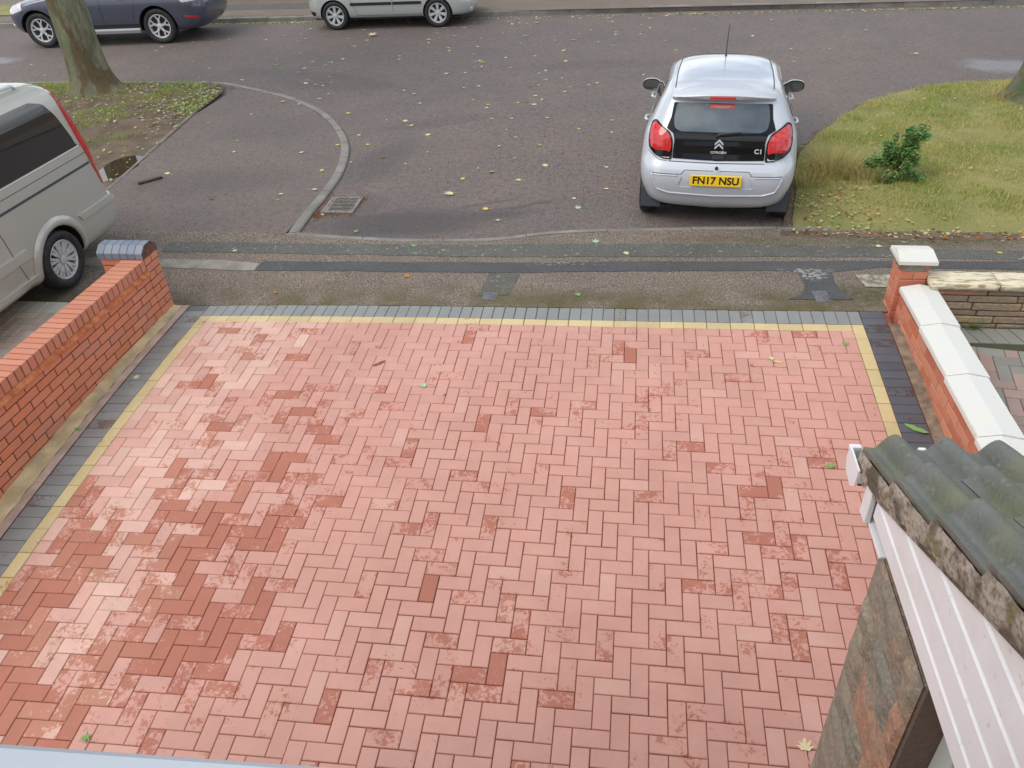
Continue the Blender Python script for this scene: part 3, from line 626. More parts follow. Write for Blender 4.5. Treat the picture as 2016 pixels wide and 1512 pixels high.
rw = empty('brick_wall', (6.24, .1, 0), 0, 'low orange brick wall under white painted coping slabs, right of the driveway', 'wall'); bpy.context.view_layer.update()
FR = frame(6.130, .198, .006, -1.0); FRr = lambda u, w, z: FR(u, w, z)
mb = MB(); bondwall(mb, FRr, 3.9, .215, .335, 11, OR2)
mb2 = MB(); mb2.box(0, 3.9, .003, .212, -.5, .338, .001, M=FRr)
child(mb.build('brickwork', M['brick']), rw); child(mb2.build('mortar_core', M['mortar_pale']), rw)
u = .052; k = 0
for L1 in (.61, .66, .66, .62, .62):
    mb = MB(); s = [(-.035 - .012 * k, .345), (-.035 - .012 * k, .378), (-.031 - .012 * k, .386), (.105 - .012 * k, .412), (.241 - .012 * k, .386), (.245 - .012 * k, .380), (.245 - .012 * k, .345)]; n = 7; R_ = []
    for q in range(9):
        uu = u + .0025 + (L1 - .005) * q / 8; R_.append([FRr(uu, w + random.uniform(-.001, .001), z - .004 * k + random.uniform(-.0008, .0008)) for w, z in s])
    vs = [p for r in R_ for p in r]; fs = [tuple(range(n)), tuple(8 * n + i for i in reversed(range(n)))]
    for q in range(8):
        for i in range(n): fs.append((q * n + i, q * n + (i + 1) % n, (q + 1) * n + (i + 1) % n, (q + 1) * n + i))
    mb.add(vs, fs); child(mb.build('coping_slab', M['white_paint'], angle=14), rw); u += L1; k += 1
mb = MB(); mb.box(.06, 3.3, -.005, .22, .338, .372, .001, M=FRr); child(mb.build('coping_joint', M['mortar_pale']), rw)

pr_ = pillar('gate_pillar', 6.088, .203, 2, .0, .566, OR2, 'short orange brick pillar with a white painted cap beside the stone wall', M['mortar_pale'])
mb = MB(); x0, x1, y0, y1 = 6.050, 6.345, .160, .455
vs = [(x0, y0, .572), (x1, y0, .572), (x1, y1, .572), (x0, y1, .572), (x0, y0, .602), (x1, y0, .602), (x1, y1, .602), (x0, y1, .602), (x0 + .006, y0 + .01, .610), (x1 - .006, y0 + .01, .610), (x1 - .006, y1 - .01, .610), (x0 + .006, y1 - .01, .610), (x0 + .01, .315, .640), (x1 - .01, .315, .640)]
mb.add(vs, [(3, 2, 1, 0), (0, 1, 5, 4), (1, 2, 6, 5), (2, 3, 7, 6), (3, 0, 4, 7), (4, 5, 9, 8), (6, 7, 11, 10), (8, 9, 13, 12), (10, 11, 12, 13), (5, 6, 10, 13, 9), (7, 4, 8, 12, 11)])
child(mb.build('cap', M['white_paint']), pr_)
mb = MB()                                                # smeared cement under the cap
pts = [(6.094, .568), (6.30, .568), (6.300, .548), (6.27, .532), (6.285, .512), (6.25, .500), (6.2, .508), (6.15, .496), (6.10, .512), (6.094, .53)]
mb.add([(x, .1985, z) for x, z in pts], [tuple(range(len(pts)))])
pts = [(.205, .568), (.205, .50), (.23, .515), (.26, .488), (.32, .51), (.36, .49), (.41, .52), (.41, .568)]
mb.add([(6.084, y, z) for y, z in pts], [tuple(range(len(pts)))])
child(mb.build('cement_smear', mat('cement_smear', srgb(140, 140, 132), .9, col2=srgb(120, 116, 106), nscale=18, bump=.5, bscale=120)), pr_)

sw = empty('stone_wall', (7.5, .2, .06), 0, 'low wall of split buff and pink stone strips behind the white coping', 'wall'); bpy.context.view_layer.update()
mb = MB(); z = .392; YS = [srgb(176, 160, 126, .85), srgb(160, 144, 116, .85), srgb(186, 170, 134, .85), srgb(188, 142, 118, .85), srgb(178, 164, 132, .85), srgb(158, 138, 114, .85), srgb(150, 138, 118, .85), srgb(172, 158, 118, .85)]
while z > -.02:
    hgt = random.uniform(.042, .062); x = 6.30 - random.uniform(0, .3)
    while x < 10.5:
        w = random.uniform(.24, .5); a = max(x, 6.30)
        if x + w > a + .04: mb.box(a, x + w, .115 + random.uniform(-.006, .008), .305, z - hgt, z, .006, bcol(YS, .08))
        x += w + .010
    z -= hgt + .011
mb2 = MB(); mb2.box(6.3, 10.5, .127, .30, -.1, .392, .001)
child(mb.build('stonework', M['yorkstone']), sw); child(mb2.build('mortar_core', M['mortar']), sw)
x = 6.305
for w in (.52, .58, .6, .6, .6, .6, .6):
    mb = MB(); s = [(.085, .398), (.082, .425), (.085, .448), (.12, .456), (.2, .459), (.29, .455), (.32, .446), (.325, .398)]; n = len(s); R_ = []
    for q in range(15):
        xx = x + .005 + (w - .01) * q / 14; R_.append([(xx, y + random.uniform(-.003, .003), zz + random.uniform(-.004, .003)) for y, zz in s])
    vs = [p for r in R_ for p in r]; fs = [tuple(range(n)), tuple(14 * n + i for i in reversed(range(n)))]
    for q in range(14):
        for i in range(n): fs.append((q * n + i, q * n + (i + 1) % n, (q + 1) * n + (i + 1) % n, (q + 1) * n + i))
    mb.add(vs, fs); child(mb.build('coping_slab', M['slate_cap'], smooth=True), sw); x += w
mb = MB(); mb.box(6.32, 10.4, .1, .31, .39, .44, .001); child(mb.build('coping_joint', M['mortar']), sw)

# painted wall across the road
tw = empty('painted_wall', (-5, 17, 0), 0, 'low grey painted garden wall across the road behind the silver hatchback', 'wall'); bpy.context.view_layer.update()
mb = MB(); mb.box(-9.5, 4, 16.6, 16.8, -.05, .7, .01); child(mb.build('wall', M['teal']), tw)
mb = MB(); mb.box(-9.6, 4.1, 16.55, 16.85, .7, .78, .01); child(mb.build('coping', M['kerb']), tw)
tag(sheet('far_grass_verge', [(-30, 14.9), (-12.6, 14.9), (-12.2, 15.7), (-13, 16.5), (-30, 16.5)], lambda x, y: .02, M['turf'], res=.5), kind='structure')

# ------------------------------------------------------------------ porch at the lower right
po = empty('porch', (5.6, -4.8, -.5), 0, 'porch with mossy grey green roof tiles, white boards and a rough stone corner', 'porch'); bpy.context.view_layer.update()
SL = math.tan(rad(24.6)); EY, EZ, VX = -3.885, 1.915, 4.645
def roofp(u, s, h):     # u along the eaves, s up the slope (horizontal distance), h above the plane
    return (VX + u, EY - s, EZ + s * SL + h)
def prof(u):
    h = 0.
    for c_ in (.082, .232):
        d = abs((u % .30) - c_)
        if d < .048: h = max(h, .064 * math.cos(d / .048 * math.pi / 2) ** .95)
    return h + .004 * math.cos((u % .15) / .15 * 2 * math.pi)
mb = MB(); nu = 30
for k in range(7):
    for t_ in range(9):
        a0 = t_ * .30 - .125 if t_ else 0.; a1 = a0 + .296 if t_ else .171
        tv = random.uniform(.9, 1.08); dz = random.uniform(-.002, .002); sh = random.uniform(-.004, .004)
        s0, s1 = k * .275 + sh, k * .275 + .31
        n = 24
        def top(i, j):
            u = a0 + (a1 - a0) * i / n; s = s0 + (s1 - s0) * j / 4
            lift = .036 * (1 - j / 4) + .004
            e = .004 if j == 0 else 0
            return roofp(u, s, prof(u + (.125 if False else 0)) + lift - e + dz)
        vs = [top(i, j) for j in range(5) for i in range(n + 1)]; fs = []
        for j in range(4):
            for i in range(n): a = j * (n + 1) + i; fs.append((a, a + 1, a + n + 2, a + n + 1))
        m = len(vs)
        for i in range(n + 1): x, y, z = vs[i]; vs.append((x, y - .001, z - .017))
        for i in range(n): fs.append((m + i, m + i + 1, i + 1, i))
        m2 = len(vs)                                       # side faces
        for j in range(5): x, y, z = vs[j * (n + 1)]; vs.append((x, y, z - .017))
        for j in range(4): fs.append((m2 + j, j * (n + 1), (j + 1) * (n + 1), m2 + j + 1))
        m3 = len(vs)
        for j in range(5): x, y, z = vs[j * (n + 1) + n]; vs.append((x, y, z - .017))
        for j in range(4): fs.append((m3 + j, m3 + j + 1, (j + 1) * (n + 1) + n, j * (n + 1) + n))
        mb.add(vs, fs, (tv, tv, tv, 1))
rf = mb.build('roof', M['tileroof'], angle=50); child(rf, po)
mb = MB()                                                  # mortar filling under the verge tiles
def vm(u, v):
    s = -.0 + 1.95 * u; k = s / .275; lift = .030 * (1 - (k % 1)) + .004
    z0 = EZ + s * SL - .072 + .003 * math.sin(s * 23) + .002 * math.sin(s * 61); z1 = EZ + s * SL + prof(0) + lift - .012
    bulge = .003 * math.sin(v * math.pi) + .004 * mn.noise(Vector((s * 14, v * 2, 1))) + .0025 * mn.noise(Vector((s * 50, v * 7, 1)))
    return (VX - .004 - bulge, EY - s + .0, z0 + (z1 - z0) * v)
mb.grid(150, 8, vm); 
mb.add([(VX, EY - 1.95, EZ), (VX + .06, EY - 1.95, EZ)], [])
child(mb.build('verge_mortar', M['verge_mortar'], smooth=True, fix=False), po)
mb = MB()
yb = -5.72
mb.prism([(EY - .02, EZ - .03), (yb, EZ + (EY - yb) * SL - .03), (yb, EZ + (EY - yb) * SL - .09), (EY - .02, EZ - .09)], 0, .04, M=lambda x, y, z: (VX + .006 + z, x, y))
child(mb.build('verge_batten', M['verge_mortar']), po)
# horizontal shiplap boards in the gable; grooves at 1.91, 2.0x, 2.108
zs = [1.828, 1.906, 2.004, 2.106, 2.206, 2.306, 2.406, 2.506, 2.606]
for a, b in zip(zs, zs[1:]):
    def ytop(z): return EY - .01 - max(0, (z - EZ + .075)) / SL
    y1a, y1b = min(-4.065, ytop(a)), min(-4.065, ytop(b - .012))
    if y1b <= yb: y1b = yb + .01
    if y1a <= yb: break
    mb = MB()
    x0 = VX + .016
    pr2 = [(x0, a + .001), (x0, b - .016), (x0 + .009, b - .004), (x0 + .009, b - .001)]
    vs = []
    for (x, z) in pr2:
        yy = min(-4.065, ytop(z)); yy = max(yy, yb + .01)
        vs += [(x, yy, z), (x, yb, z)]
    vs += [(x0 + .02, vs[6][1], b - .001), (x0 + .02, yb, b - .001), (x0 + .02, vs[0][1], a + .001), (x0 + .02, yb, a + .001)]
    fs = [(0, 2, 3, 1), (2, 4, 5, 3), (4, 6, 7, 5), (6, 8, 9, 7), (0, 1, 11, 10), (0, 10, 8, 6, 4, 2)]
    mb.add(vs, fs); child(mb.build('cladding_board', M['upvc']), po)
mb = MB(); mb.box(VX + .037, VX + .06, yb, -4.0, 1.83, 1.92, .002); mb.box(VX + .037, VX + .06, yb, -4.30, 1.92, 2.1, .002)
mb.box(VX + .037, 7.2, -4.06, -4.02, 1.80, 1.90, .002); child(mb.build('gap_shade', M['hole']), po)  # black boxes stand in for the shade behind fascia and boards
mb = MB(); mb.box(VX + .004, 7.2, -4.0, -3.98, 1.772, 1.90, .003); mb.box(VX + .004, VX + .024, -4.040, -3.998, 1.772, 1.90, .003); child(mb.build('fascia_board', M['upvc']), po)
mb = MB(); mb.box(VX + .02, 7.2, -4.18, -4.0, 1.765, 1.775, .001); child(mb.build('soffit', M['upvc']), po)
# gutter
gt = MB(); gx0 = VX - .014
U = [(-3.832, 1.905), (-3.832, 1.90), (-3.828, 1.86), (-3.85, 1.830), (-3.91, 1.822), (-3.942, 1.85), (-3.948, 1.895)]
Ui = [(y + (.004 if y < -3.87 else -.004), z + (.004 if z < 1.85 else 0)) for y, z in U]
vs = [(x, y, z) for x in (gx0, 7.2) for y, z in U] + [(x, y, z) for x in (gx0, 7.2) for y, z in Ui]; n = 7
fs = []
for i in range(n - 1): fs += [(i, i + 1, n + i + 1, n + i), (2 * n + i, 3 * n + i, 3 * n + i + 1, 2 * n + i + 1)]
fs += [(0, n, 3 * n, 2 * n), (n - 1, 3 * n - 1, 4 * n - 1, 2 * n - 1)]
gt.add(vs, fs); gut = gt.build('gutter', M['upvc'], angle=30); child(gut, po)
mb = MB(); E_ = [(-3.826, 1.912), (-3.821, 1.86), (-3.846, 1.822), (-3.912, 1.814), (-3.948, 1.846), (-3.953, 1.912)]
mb.prism(E_, -.006, .0, M=lambda x, y, z: (gx0 + z, x, y)); mb.box(gx0 - .008, gx0 + .03, -3.838, -3.820, 1.895, 1.915, .003)
o = mb.build('end_cap', M['upvc']); o.parent = gut
for xx in (VX + .19, VX + 1.2):
    mb = MB(); mb.box(xx, xx + .025, -3.836, -3.818, 1.82, 1.913, .003); o = mb.build('bracket', M['upvc']); o.parent = gut
mb = MB(); mb.box(gx0 + .01, 7.1, -3.935, -3.842, 1.834, 1.840, .001); o = mb.build('gutter_silt', M['soil']); o.parent = gut
# stone corner, door frame and wall
mb = MB(); YS2 = [srgb(160, 146, 128, .9), srgb(154, 142, 126, .9), srgb(162, 148, 128, .9), srgb(154, 146, 134, .9), srgb(164, 146, 128, .9)]
z = 1.77
xc, yc, yn = 4.676, -4.150, -4.612
while z > -.6:
    hgt = random.uniform(.13, .24); y = yc + .0
    while y > yn + .02:
        w = random.uniform(.14, .36); y2 = max(y - w, yn)
        if y2 - yn < .08: y2 = yn
        c = bcol(YS2, .08)
        if 1.2 < z < 1.7 and y2 == yn: c = srgb(186, 140, 114, .9)
        q = 5; rnd = {}
        def sp(i, j, y=y, y2=y2, z=z, hgt=hgt):
            d = 0 if i in (0, q) or j in (0, q) else random.uniform(.008, .020)
            return (xc - d, y + (y2 - y) * i / q, z - hgt * j / q)
        vs = [sp(i, j) for j in range(q + 1) for i in range(q + 1)]; fs = []
        for j in range(q):
            for i in range(q): a = j * (q + 1) + i; fs.append((a, a + q + 1, a + q + 2, a + 1))
        mb.add(vs, fs, c); y = y2
    mb.box(xc, 5.0, yc - .10, yc + .0, z - hgt + .004, z, .01, bcol(YS2, .1))
    z -= hgt
mb.box(xc + .004, 4.9, yn, yc - .01, -.6, 1.77, .002, srgb(120, 100, 84))
child(mb.build('stone_corner', M['yorkstone'], fix=False), po)
mb = MB(); mb.box(xc + .006, xc + .10, yn - .012, yn, -.6, 1.80, .002); child(mb.build('jamb', mat('shaded_jamb_stone', srgb(112, 96, 88), .9, bump=.6, bscale=50)), po)  # stone return, its shadow put into the darker brown
df = MB(); df.box(4.765, 4.80, -5.72, yn - .012, 1.60, 1.80, .004); df.box(4.765, 4.80, -4.70, yn - .012, -.5, 1.60, .004); df.box(4.775, 4.79, -5.72, -4.70, -.5, 1.60, .002)
child(df.build('door_frame', M['upvc_door']), po)
mb = MB(); mb.box(5.0, 7.2, yc - .2, yc - .03, -.6, 1.80, .005); child(mb.build('wall', M['yorkstone']), po)

# ------------------------------------------------------------------ the house the picture is taken from
hs = empty('house', (3.9, -6.0, -.6), 0, 'house whose upstairs window sill shows white along the bottom left edge', 'house'); bpy.context.view_layer.update()
mb = MB(); y0, y1 = -5.98, -5.72
mb.box(.4, 2.9, y0, y1, -.9, 4.7, .005); mb.box(5.0, 7.4, y0, y1, -.9, 4.7, .005); mb.box(2.9, 5.0, y0, y1, -.9, 3.0, .005); mb.box(2.9, 5.0, y0, y1, 4.35, 4.7, .005)
child(mb.build('wall', M['render_wall']), hs)
F2 = frame(3.42, -5.652, math.cos(rad(2.3)), math.sin(rad(2.3)))
mb = MB(); mb.box(-.6, 1.6, -.34, 0, 3.0, 3.052, .006, M=lambda u, w, z: F2(u, w, z)); wn = MB()
for a in ((2.9, 2.97, -5.84, -5.77, 3.05, 4.35), (4.93, 5.0, -5.84, -5.77, 3.05, 4.35), (2.9, 5.0, -5.84, -5.77, 4.28, 4.35), (2.9, 5.0, -5.84, -5.77, 3.053, 3.09)): wn.box(*a, .004)
w_ = wn.build('window', M['upvc']); child(w_, hs)
M['sill'] = mat('sill_upvc', srgb(206, 214, 222, .86), .35)
o = mb.build('sill', M['sill']); o.parent = w_; o.matrix_parent_inverse = w_.matrix_parent_inverse.inverted() if False else Matrix.Identity(4)
o.matrix_parent_inverse = Matrix.Identity(4); 

# ------------------------------------------------------------------ vehicles
def outline(z, yr, yf, w, ar=.25, br=.3, af=.35, bf=.45, bow=.03, bowf=.08, belly=.0):
    h = []
    for i in range(6): x = (w - ar) * i / 6; h.append((x, yr + bow * (x / w) ** 2))
    y0 = yr + bow * ((w - ar) / w) ** 2
    for i in range(7):
        t = math.pi / 2 * i / 6; h.append((w - ar + ar * math.sin(t), y0 + br * (1 - math.cos(t))))
    yb, ye = y0 + br, yf - bowf * ((w - af) / w) ** 2 - bf
    for i in range(1, 16): h.append((w - belly * math.cos(math.pi * (i / 16 - .5)) * -1 * 0, yb + (ye - yb) * i / 16))
    for i in range(7):
        t = math.pi / 2 * i / 6; h.append((w - af + af * math.cos(t), ye + bf * math.sin(t)))
    for i in range(1, 7): x = (w - af) * (1 - i / 6); h.append((x, yf - bowf * (x / w) ** 2))
    pts = h + [(-x, y) for x, y in h[1:-1]][::-1]
    return [(x, y, z) for x, y in pts]
def body(name, slices, paint, parent, arches, r, depth=.30, sub=1):
    mb = MB(); n = None
    for k, s in enumerate(slices):
        o = outline(**s); n = len(o); mb.v += o; mb.c += [(1, 1, 1, 1)] * n
    for k in range(len(slices) - 1):
        for i in range(n): mb.f.append((k * n + i, k * n + (i + 1) % n, (k + 1) * n + (i + 1) % n, (k + 1) * n + i)); mb.mi.append(0)
    half = n // 2
    for base, flip in ((0, 1), ((len(slices) - 1) * n, 0)):   # ladder caps
        for i in range(half):
            a, b, c, d = base + i, base + i + 1, base + (n - i - 1) % n, base + (n - i) % n
            f = [a, b, c, d] if flip else [d, c, b, a]
            f = list(dict.fromkeys(f))
            if len(f) > 2: mb.f.append(tuple(f)); mb.mi.append(0)
    o = mb.build(name, [paint, M['hole']], parent)
    for p in o.data.polygons: p.use_smooth = True
    sb = o.modifiers.new('s', 'SUBSURF'); sb.levels = sb.render_levels = sub
    evalmesh(o)
    bv = BVHTree.FromPolygons([v.co for v in o.data.vertices], [p.vertices for p in o.data.polygons])
    cut = []
    for (yy, zz) in arches:
        for sx in (-1, 1):
            c = MB(); m = 40; xs = (sx * (abs(slices[3]['w']) - depth), sx * 1.4)
            vs = [(x, yy + r * math.cos(2 * math.pi * i / m), zz + r * math.sin(2 * math.pi * i / m)) for x in xs for i in range(m)]
            c.add(vs, [tuple(range(m)), tuple(range(2 * m - 1, m - 1, -1))] + [(i, (i + 1) % m, m + (i + 1) % m, m + i) for i in range(m)], mi=1)
            co = c.build('cutter', [paint, M['hole']]); co.parent = None
            co.matrix_world = parent.matrix_world
            cut.append(co)
    bpy.context.view_layer.update()
    for co in cut:
        co.matrix_world = parent.matrix_world
    bpy.context.view_layer.update()
    for co in cut:
        bo = o.modifiers.new('b', 'BOOLEAN'); bo.object = co; bo.operation = 'DIFFERENCE'; bo.solver = 'EXACT'
    evalmesh(o)
    o.data.set_sharp_from_angle(angle=rad(38))
    for co in cut: bpy.data.objects.remove(co)
    return o, bv
AX = {'rear': (Vector((0, 1, 0)), lambda a, b: Vector((a, -3, b))), 'front': (Vector((0, -1, 0)), lambda a, b: Vector((a, 9, b))),
      'right': (Vector((-1, 0, 0)), lambda a, b: Vector((4, a, b))), 'left': (Vector((1, 0, 0)), lambda a, b: Vector((-4, a, b))),
      'top': (Vector((0, 0, -1)), lambda a, b: Vector((a, b, 5)))}
def hitb(bv, axis, a, b):
    d, f = AX[axis]; o = f(a, b); loc, nor, idx, dist = bv.ray_cast(o, d)
    if loc is None: return None, None
    if nor.dot(d) > 0: nor = -nor
    return loc, nor
def rounded(poly, r=.03, k=4):
    o = []; n = len(poly)
    for i in range(n):
        p0, p, p1 = Vector(poly[i - 1]), Vector(poly[i]), Vector(poly[(i + 1) % n])
        a = min(r, (p0 - p).length * .45); b = min(r, (p1 - p).length * .45)
        A = p + (p0 - p).normalized() * a; B = p + (p1 - p).normalized() * b
        for j in range(k + 1):
            t = j / k; o.append(tuple((1 - t) ** 2 * A + 2 * t * (1 - t) * p + t * t * B))
    return o
def panel(name, bv, axis, poly, m, parent, off=.006, res=.04, r=.02, bulge=0., skirt=.012):
    """a panel with real thickness lying on the body where a flat outline falls on it"""
    if r: poly = rounded(poly, r)
    pts = []; n = len(poly)
    for i in range(n):
        a = Vector(poly[i]); b = Vector(poly[(i + 1) % n]); k = max(1, int((b - a).length / res))
        for j in range(k): pts.append(a.lerp(b, j / k))
    nb = len(pts); xs = [p.x for p in pts]; ys = [p.y for p in pts]
    x = min(xs) + res / 2
    while x < max(xs):
        y = min(ys) + res / 2
        while y < max(ys): pts.append(Vector((x, y))); y += res
        x += res
    v, e, f, ov, _, _ = geometry.delaunay_2d_cdt(pts, [(i, (i + 1) % nb) for i in range(nb)], [], 1, 1e-5)
    d, _f = AX[axis]; P = []; NN = []
    for p in v:
        loc, nor = hitb(bv, axis, p.x, p.y)
        if loc is None:
            c = Vector((sum(xs) / len(xs), sum(ys) / len(ys)))
            for q in (.97, .93, .88, .8, .7, .5, .2, 0):
                pp = c + (p - c) * q; loc, nor = hitb(bv, axis, pp.x, pp.y)
                if loc is not None: break
            if loc is None: loc = Vector((0, 0, 0)); nor = -d
        bo = 0
        if bulge:
            cx = (p.x - (max(xs) + min(xs)) / 2) / ((max(xs) - min(xs)) / 2 + 1e-6); cy = (p.y - (max(ys) + min(ys)) / 2) / ((max(ys) - min(ys)) / 2 + 1e-6)
            bo = bulge * max(0, 1 - max(abs(cx), abs(cy)) ** 3)
        P.append(loc + nor * (off + bo)); NN.append(nor)
    mb = MB(); mb.add(P, f)
    idx = {}
    for i, o in enumerate(ov):
        for q in o:
            if q < nb: idx[q] = i
    ring = [idx[i] for i in range(nb) if i in idx]
    b0 = len(mb.v); mb.v += [tuple(P[i] - NN[i] * (off + skirt)) for i in ring]; mb.c += [(1, 1, 1, 1)] * len(ring)
    for i in range(len(ring)):
        j = (i + 1) % len(ring); mb.f.append((ring[i], ring[j], b0 + j, b0 + i)); mb.mi.append(0)
    o = mb.build(name, m, parent)
    me = o.data
    k = sum(p.normal.dot(d) for p in me.polygons)
    if k > 0: me.flip_normals()
    me.polygons.foreach_set('use_smooth', [True] * len(me.polygons)); me.set_sharp_from_angle(angle=rad(45))
    return o
def seam(name, bv, axis, pts, m, parent, r=.004, off=.0, n=14):
    P = []
    for a, b in zip(pts, pts[1:]):
        for j in range(n):
            q = Vector(a).lerp(Vector(b), j / n); loc, nor = hitb(bv, axis, q.x, q.y)
            if loc is not None: P.append(loc + nor * off)
    if len(P) < 3: return None
    mb = MB(); mb.tube(P, r, 6); return mb.build(name, m, parent, smooth=True)
def lathe(prof, n=40, cx=0.):
    """prof: (axle position, radius) pairs revolved about the x axis"""
    mb = MB(); vs = [(x, r * math.cos(2 * math.pi * i / n), r * math.sin(2 * math.pi * i / n)) for x, r in prof for i in range(n)]; fs = []
    for k in range(len(prof) - 1):
        for i in range(n): fs.append((k * n + i, k * n + (i + 1) % n, (k + 1) * n + (i + 1) % n, (k + 1) * n + i))
    mb.add(vs, fs); return mb
def wheel(parent, loc, r, w, rr, side, style, m_rim):
    """outer face looks toward +x when side = 1"""
    h = w / 2; e = empty('wheel', (0, 0, 0)); e.parent = parent; e.location = loc
    if side < 0: e.rotation_euler = (0, 0, math.pi)
    e.empty_display_size = .05
    t = lathe([(-h * .9, rr * .96), (-h, r * .82), (-h * .9, r * .95), (-h * .6, r), (h * .6, r), (h * .92, r * .955), (h, r * .86), (h * .93, rr * 1.06), (h * .80, rr * 1.0), (h * .7, rr * .99)])
    o = t.build('tyre', M['rubber'], e, smooth=True)
    m = lathe([(h * .72, rr * 1.0), (h * .84, rr * 1.005), (h * .86, rr * .975), (h * .74, rr * .95), (h * .70, rr * .90), (h * .2, rr * .87)], 40)
    b0 = len(m.v)
    cxp = h * .80; nn = {'y': 5, 'petal': 7, 'twin': 10, 'plain': 5}[style]
    def blade(a0, r0, w0, r1, w1, a1=None, th=.016):
        a1 = a0 if a1 is None else a1; vs = []
        for x in (cxp - th, cxp):
            for (a, q, ww) in ((a0, r0, w0), (a1, r1, w1)):
                c, s_ = math.cos(a), math.sin(a); d = -.012 if q < rr * .5 else 0
                k = .72 if x == cxp else 1
                vs += [(x + d, c * q - s_ * ww * k, s_ * q + c * ww * k), (x + d, c * q + s_ * ww * k, s_ * q - c * ww * k)]
        m.add(vs, [(0, 1, 3, 2), (4, 6, 7, 5), (0, 2, 6, 4), (1, 5, 7, 3), (0, 4, 5, 1), (2, 3, 7, 6)])
    for i in range(nn):
        a = 2 * math.pi * i / nn + math.pi / 2
        if style == 'y':
            blade(a, rr * .12, .034, rr * .52, .026)
            blade(a, rr * .48, .024, rr * .97, .016, a + .30); blade(a, rr * .48, .024, rr * .97, .016, a - .30)
        elif style == 'petal':
            blade(a, rr * .15, .022, rr * .93, .040)
        elif style == 'twin':
            blade(a - .06, rr * .22, .012, rr * .93, .018, a - .13); blade(a + .06, rr * .22, .012, rr * .93, .018, a + .13); blade(a, rr * .2, .014, rr * .62, .03)
        else: blade(a, rr * .1, .035, rr * .95, .05)
    vs = [(cxp - .004 + (.006 if q < .5 else 0), rr * .24 * q * math.cos(2 * math.pi * i / 20), rr * .24 * q * math.sin(2 * math.pi * i / 20)) for q in (1., .4) for i in range(20)]
    m.add(vs, [(i, (i + 1) % 20, 20 + (i + 1) % 20, 20 + i) for i in range(20)] + [tuple(range(20, 40))])
    hub = m.build('rim', m_rim, e, angle=30)
    d = MB(); d.add([(h * .22, rr * .88 * math.cos(2 * math.pi * i / 30), rr * .88 * math.sin(2 * math.pi * i / 30)) for i in range(30)], [tuple(range(30))]); d.build('brake_shadow', M['hole'], e) if False else None
    db = MB(); db.add([(h * .26, rr * .86 * math.cos(2 * math.pi * i / 30), rr * .86 * math.sin(2 * math.pi * i / 30)) for i in range(30)], [tuple(range(30))])
    db.build('spoke_gap_shade', M['black_plastic'], e)  # dark disc stands in for the shade between the spokes
    for k in range(5):
        a = 2 * math.pi * k / 5 + .3; bm_ = MB(); y, z = rr * .17 * math.cos(a), rr * .17 * math.sin(a)
    return e
def text(name, s, size, m, parent, M4, th=.0015, bold=0.):
    cu = bpy.data.curves.new(name, 'FONT'); cu.body = s; cu.size = size; cu.extrude = th; cu.offset = bold; cu.align_x = 'CENTER'; cu.align_y = 'CENTER'
    o = bpy.data.objects.new(name, cu); COL.objects.link(o); bpy.context.view_layer.update()
    me = bpy.data.meshes.new_from_object(o.evaluated_get(bpy.context.evaluated_depsgraph_get())); bpy.data.objects.remove(o)
    me.materials.clear(); me.materials.append(m)
    for p in me.polygons: p.material_index = 0
    o = bpy.data.objects.new(name, me); COL.objects.link(o); o.parent = parent; o.matrix_local = M4; return o
def rearM(x, y, z, tilt=0, sx=1):     # text plane facing -y
    return Matrix.Translation((x, y, z)) @ Matrix.Rotation(rad(90 - tilt), 4, 'X') @ Matrix.Diagonal((sx, 1, 1, 1))
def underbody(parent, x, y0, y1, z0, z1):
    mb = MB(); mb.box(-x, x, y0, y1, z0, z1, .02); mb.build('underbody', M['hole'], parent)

# --- small silver hatchback seen from behind
hb = empty('hatchback', (4.76, 2.2, -.085), rad(-5), 'small silver hatchback with yellow rear plate, parked facing away beyond the pavement', 'car')
bpy.context.view_layer.update()
S_ = [dict(z=.20, yr=.16, yf=3.36, w=.69), dict(z=.27, yr=.07, yf=3.42, w=.745), dict(z=.385, yr=.03, yf=3.45, w=.775), dict(z=.50, yr=.0, yf=3.466, w=.80),
      dict(z=.60, yr=.002, yf=3.46, w=.806), dict(z=.68, yr=.03, yf=3.44, w=.806), dict(z=.735, yr=.085, yf=3.38, w=.802), dict(z=.85, yr=.115, yf=3.2, w=.795),
      dict(z=.95, yr=.145, yf=2.85, w=.78, br=.34), dict(z=1.01, yr=.18, yf=2.62, w=.745, ar=.22, br=.36), dict(z=1.10, yr=.235, yf=2.42, w=.705, ar=.19, br=.36), dict(z=1.22, yr=.31, yf=2.2, w=.65, ar=.15, br=.34),
      dict(z=1.31, yr=.36, yf=2.02, w=.60, ar=.12, br=.34), dict(z=1.38, yr=.40, yf=1.86, w=.562, ar=.12, br=.3), dict(z=1.42, yr=.46, yf=1.72, w=.50, ar=.2, br=.3), dict(z=1.443, yr=.66, yf=1.5, w=.38, ar=.2, br=.3), dict(z=1.452, yr=.9, yf=1.3, w=.2, ar=.1, br=.15, af=.1, bf=.15)]
bd, bv = body('body', S_, M['paint_silver'], hb, [(.52, .27), (2.86, .27)], .315)
underbody(hb, .62, .25, 3.2, .16, .4)
for y in (.52, 2.86):
    for s_ in (-1, 1): wheel(hb, (s_ * .715, y, .275), .275, .165, .19, s_, 'petal', M['alloy'])
GP = [(-.49, 1.255), (.49, 1.255), (.505, 1.13), (.545, 1.03), (.475, .99), (.455, .93), (.462, .755), (.0, .742), (-.462, .755), (-.455, .93), (-.475, .99), (-.545, 1.03), (-.505, 1.13)]
tg = panel('tailgate_glass', bv, 'rear', GP, M['gloss_black'], hb, .007, .035, .012)
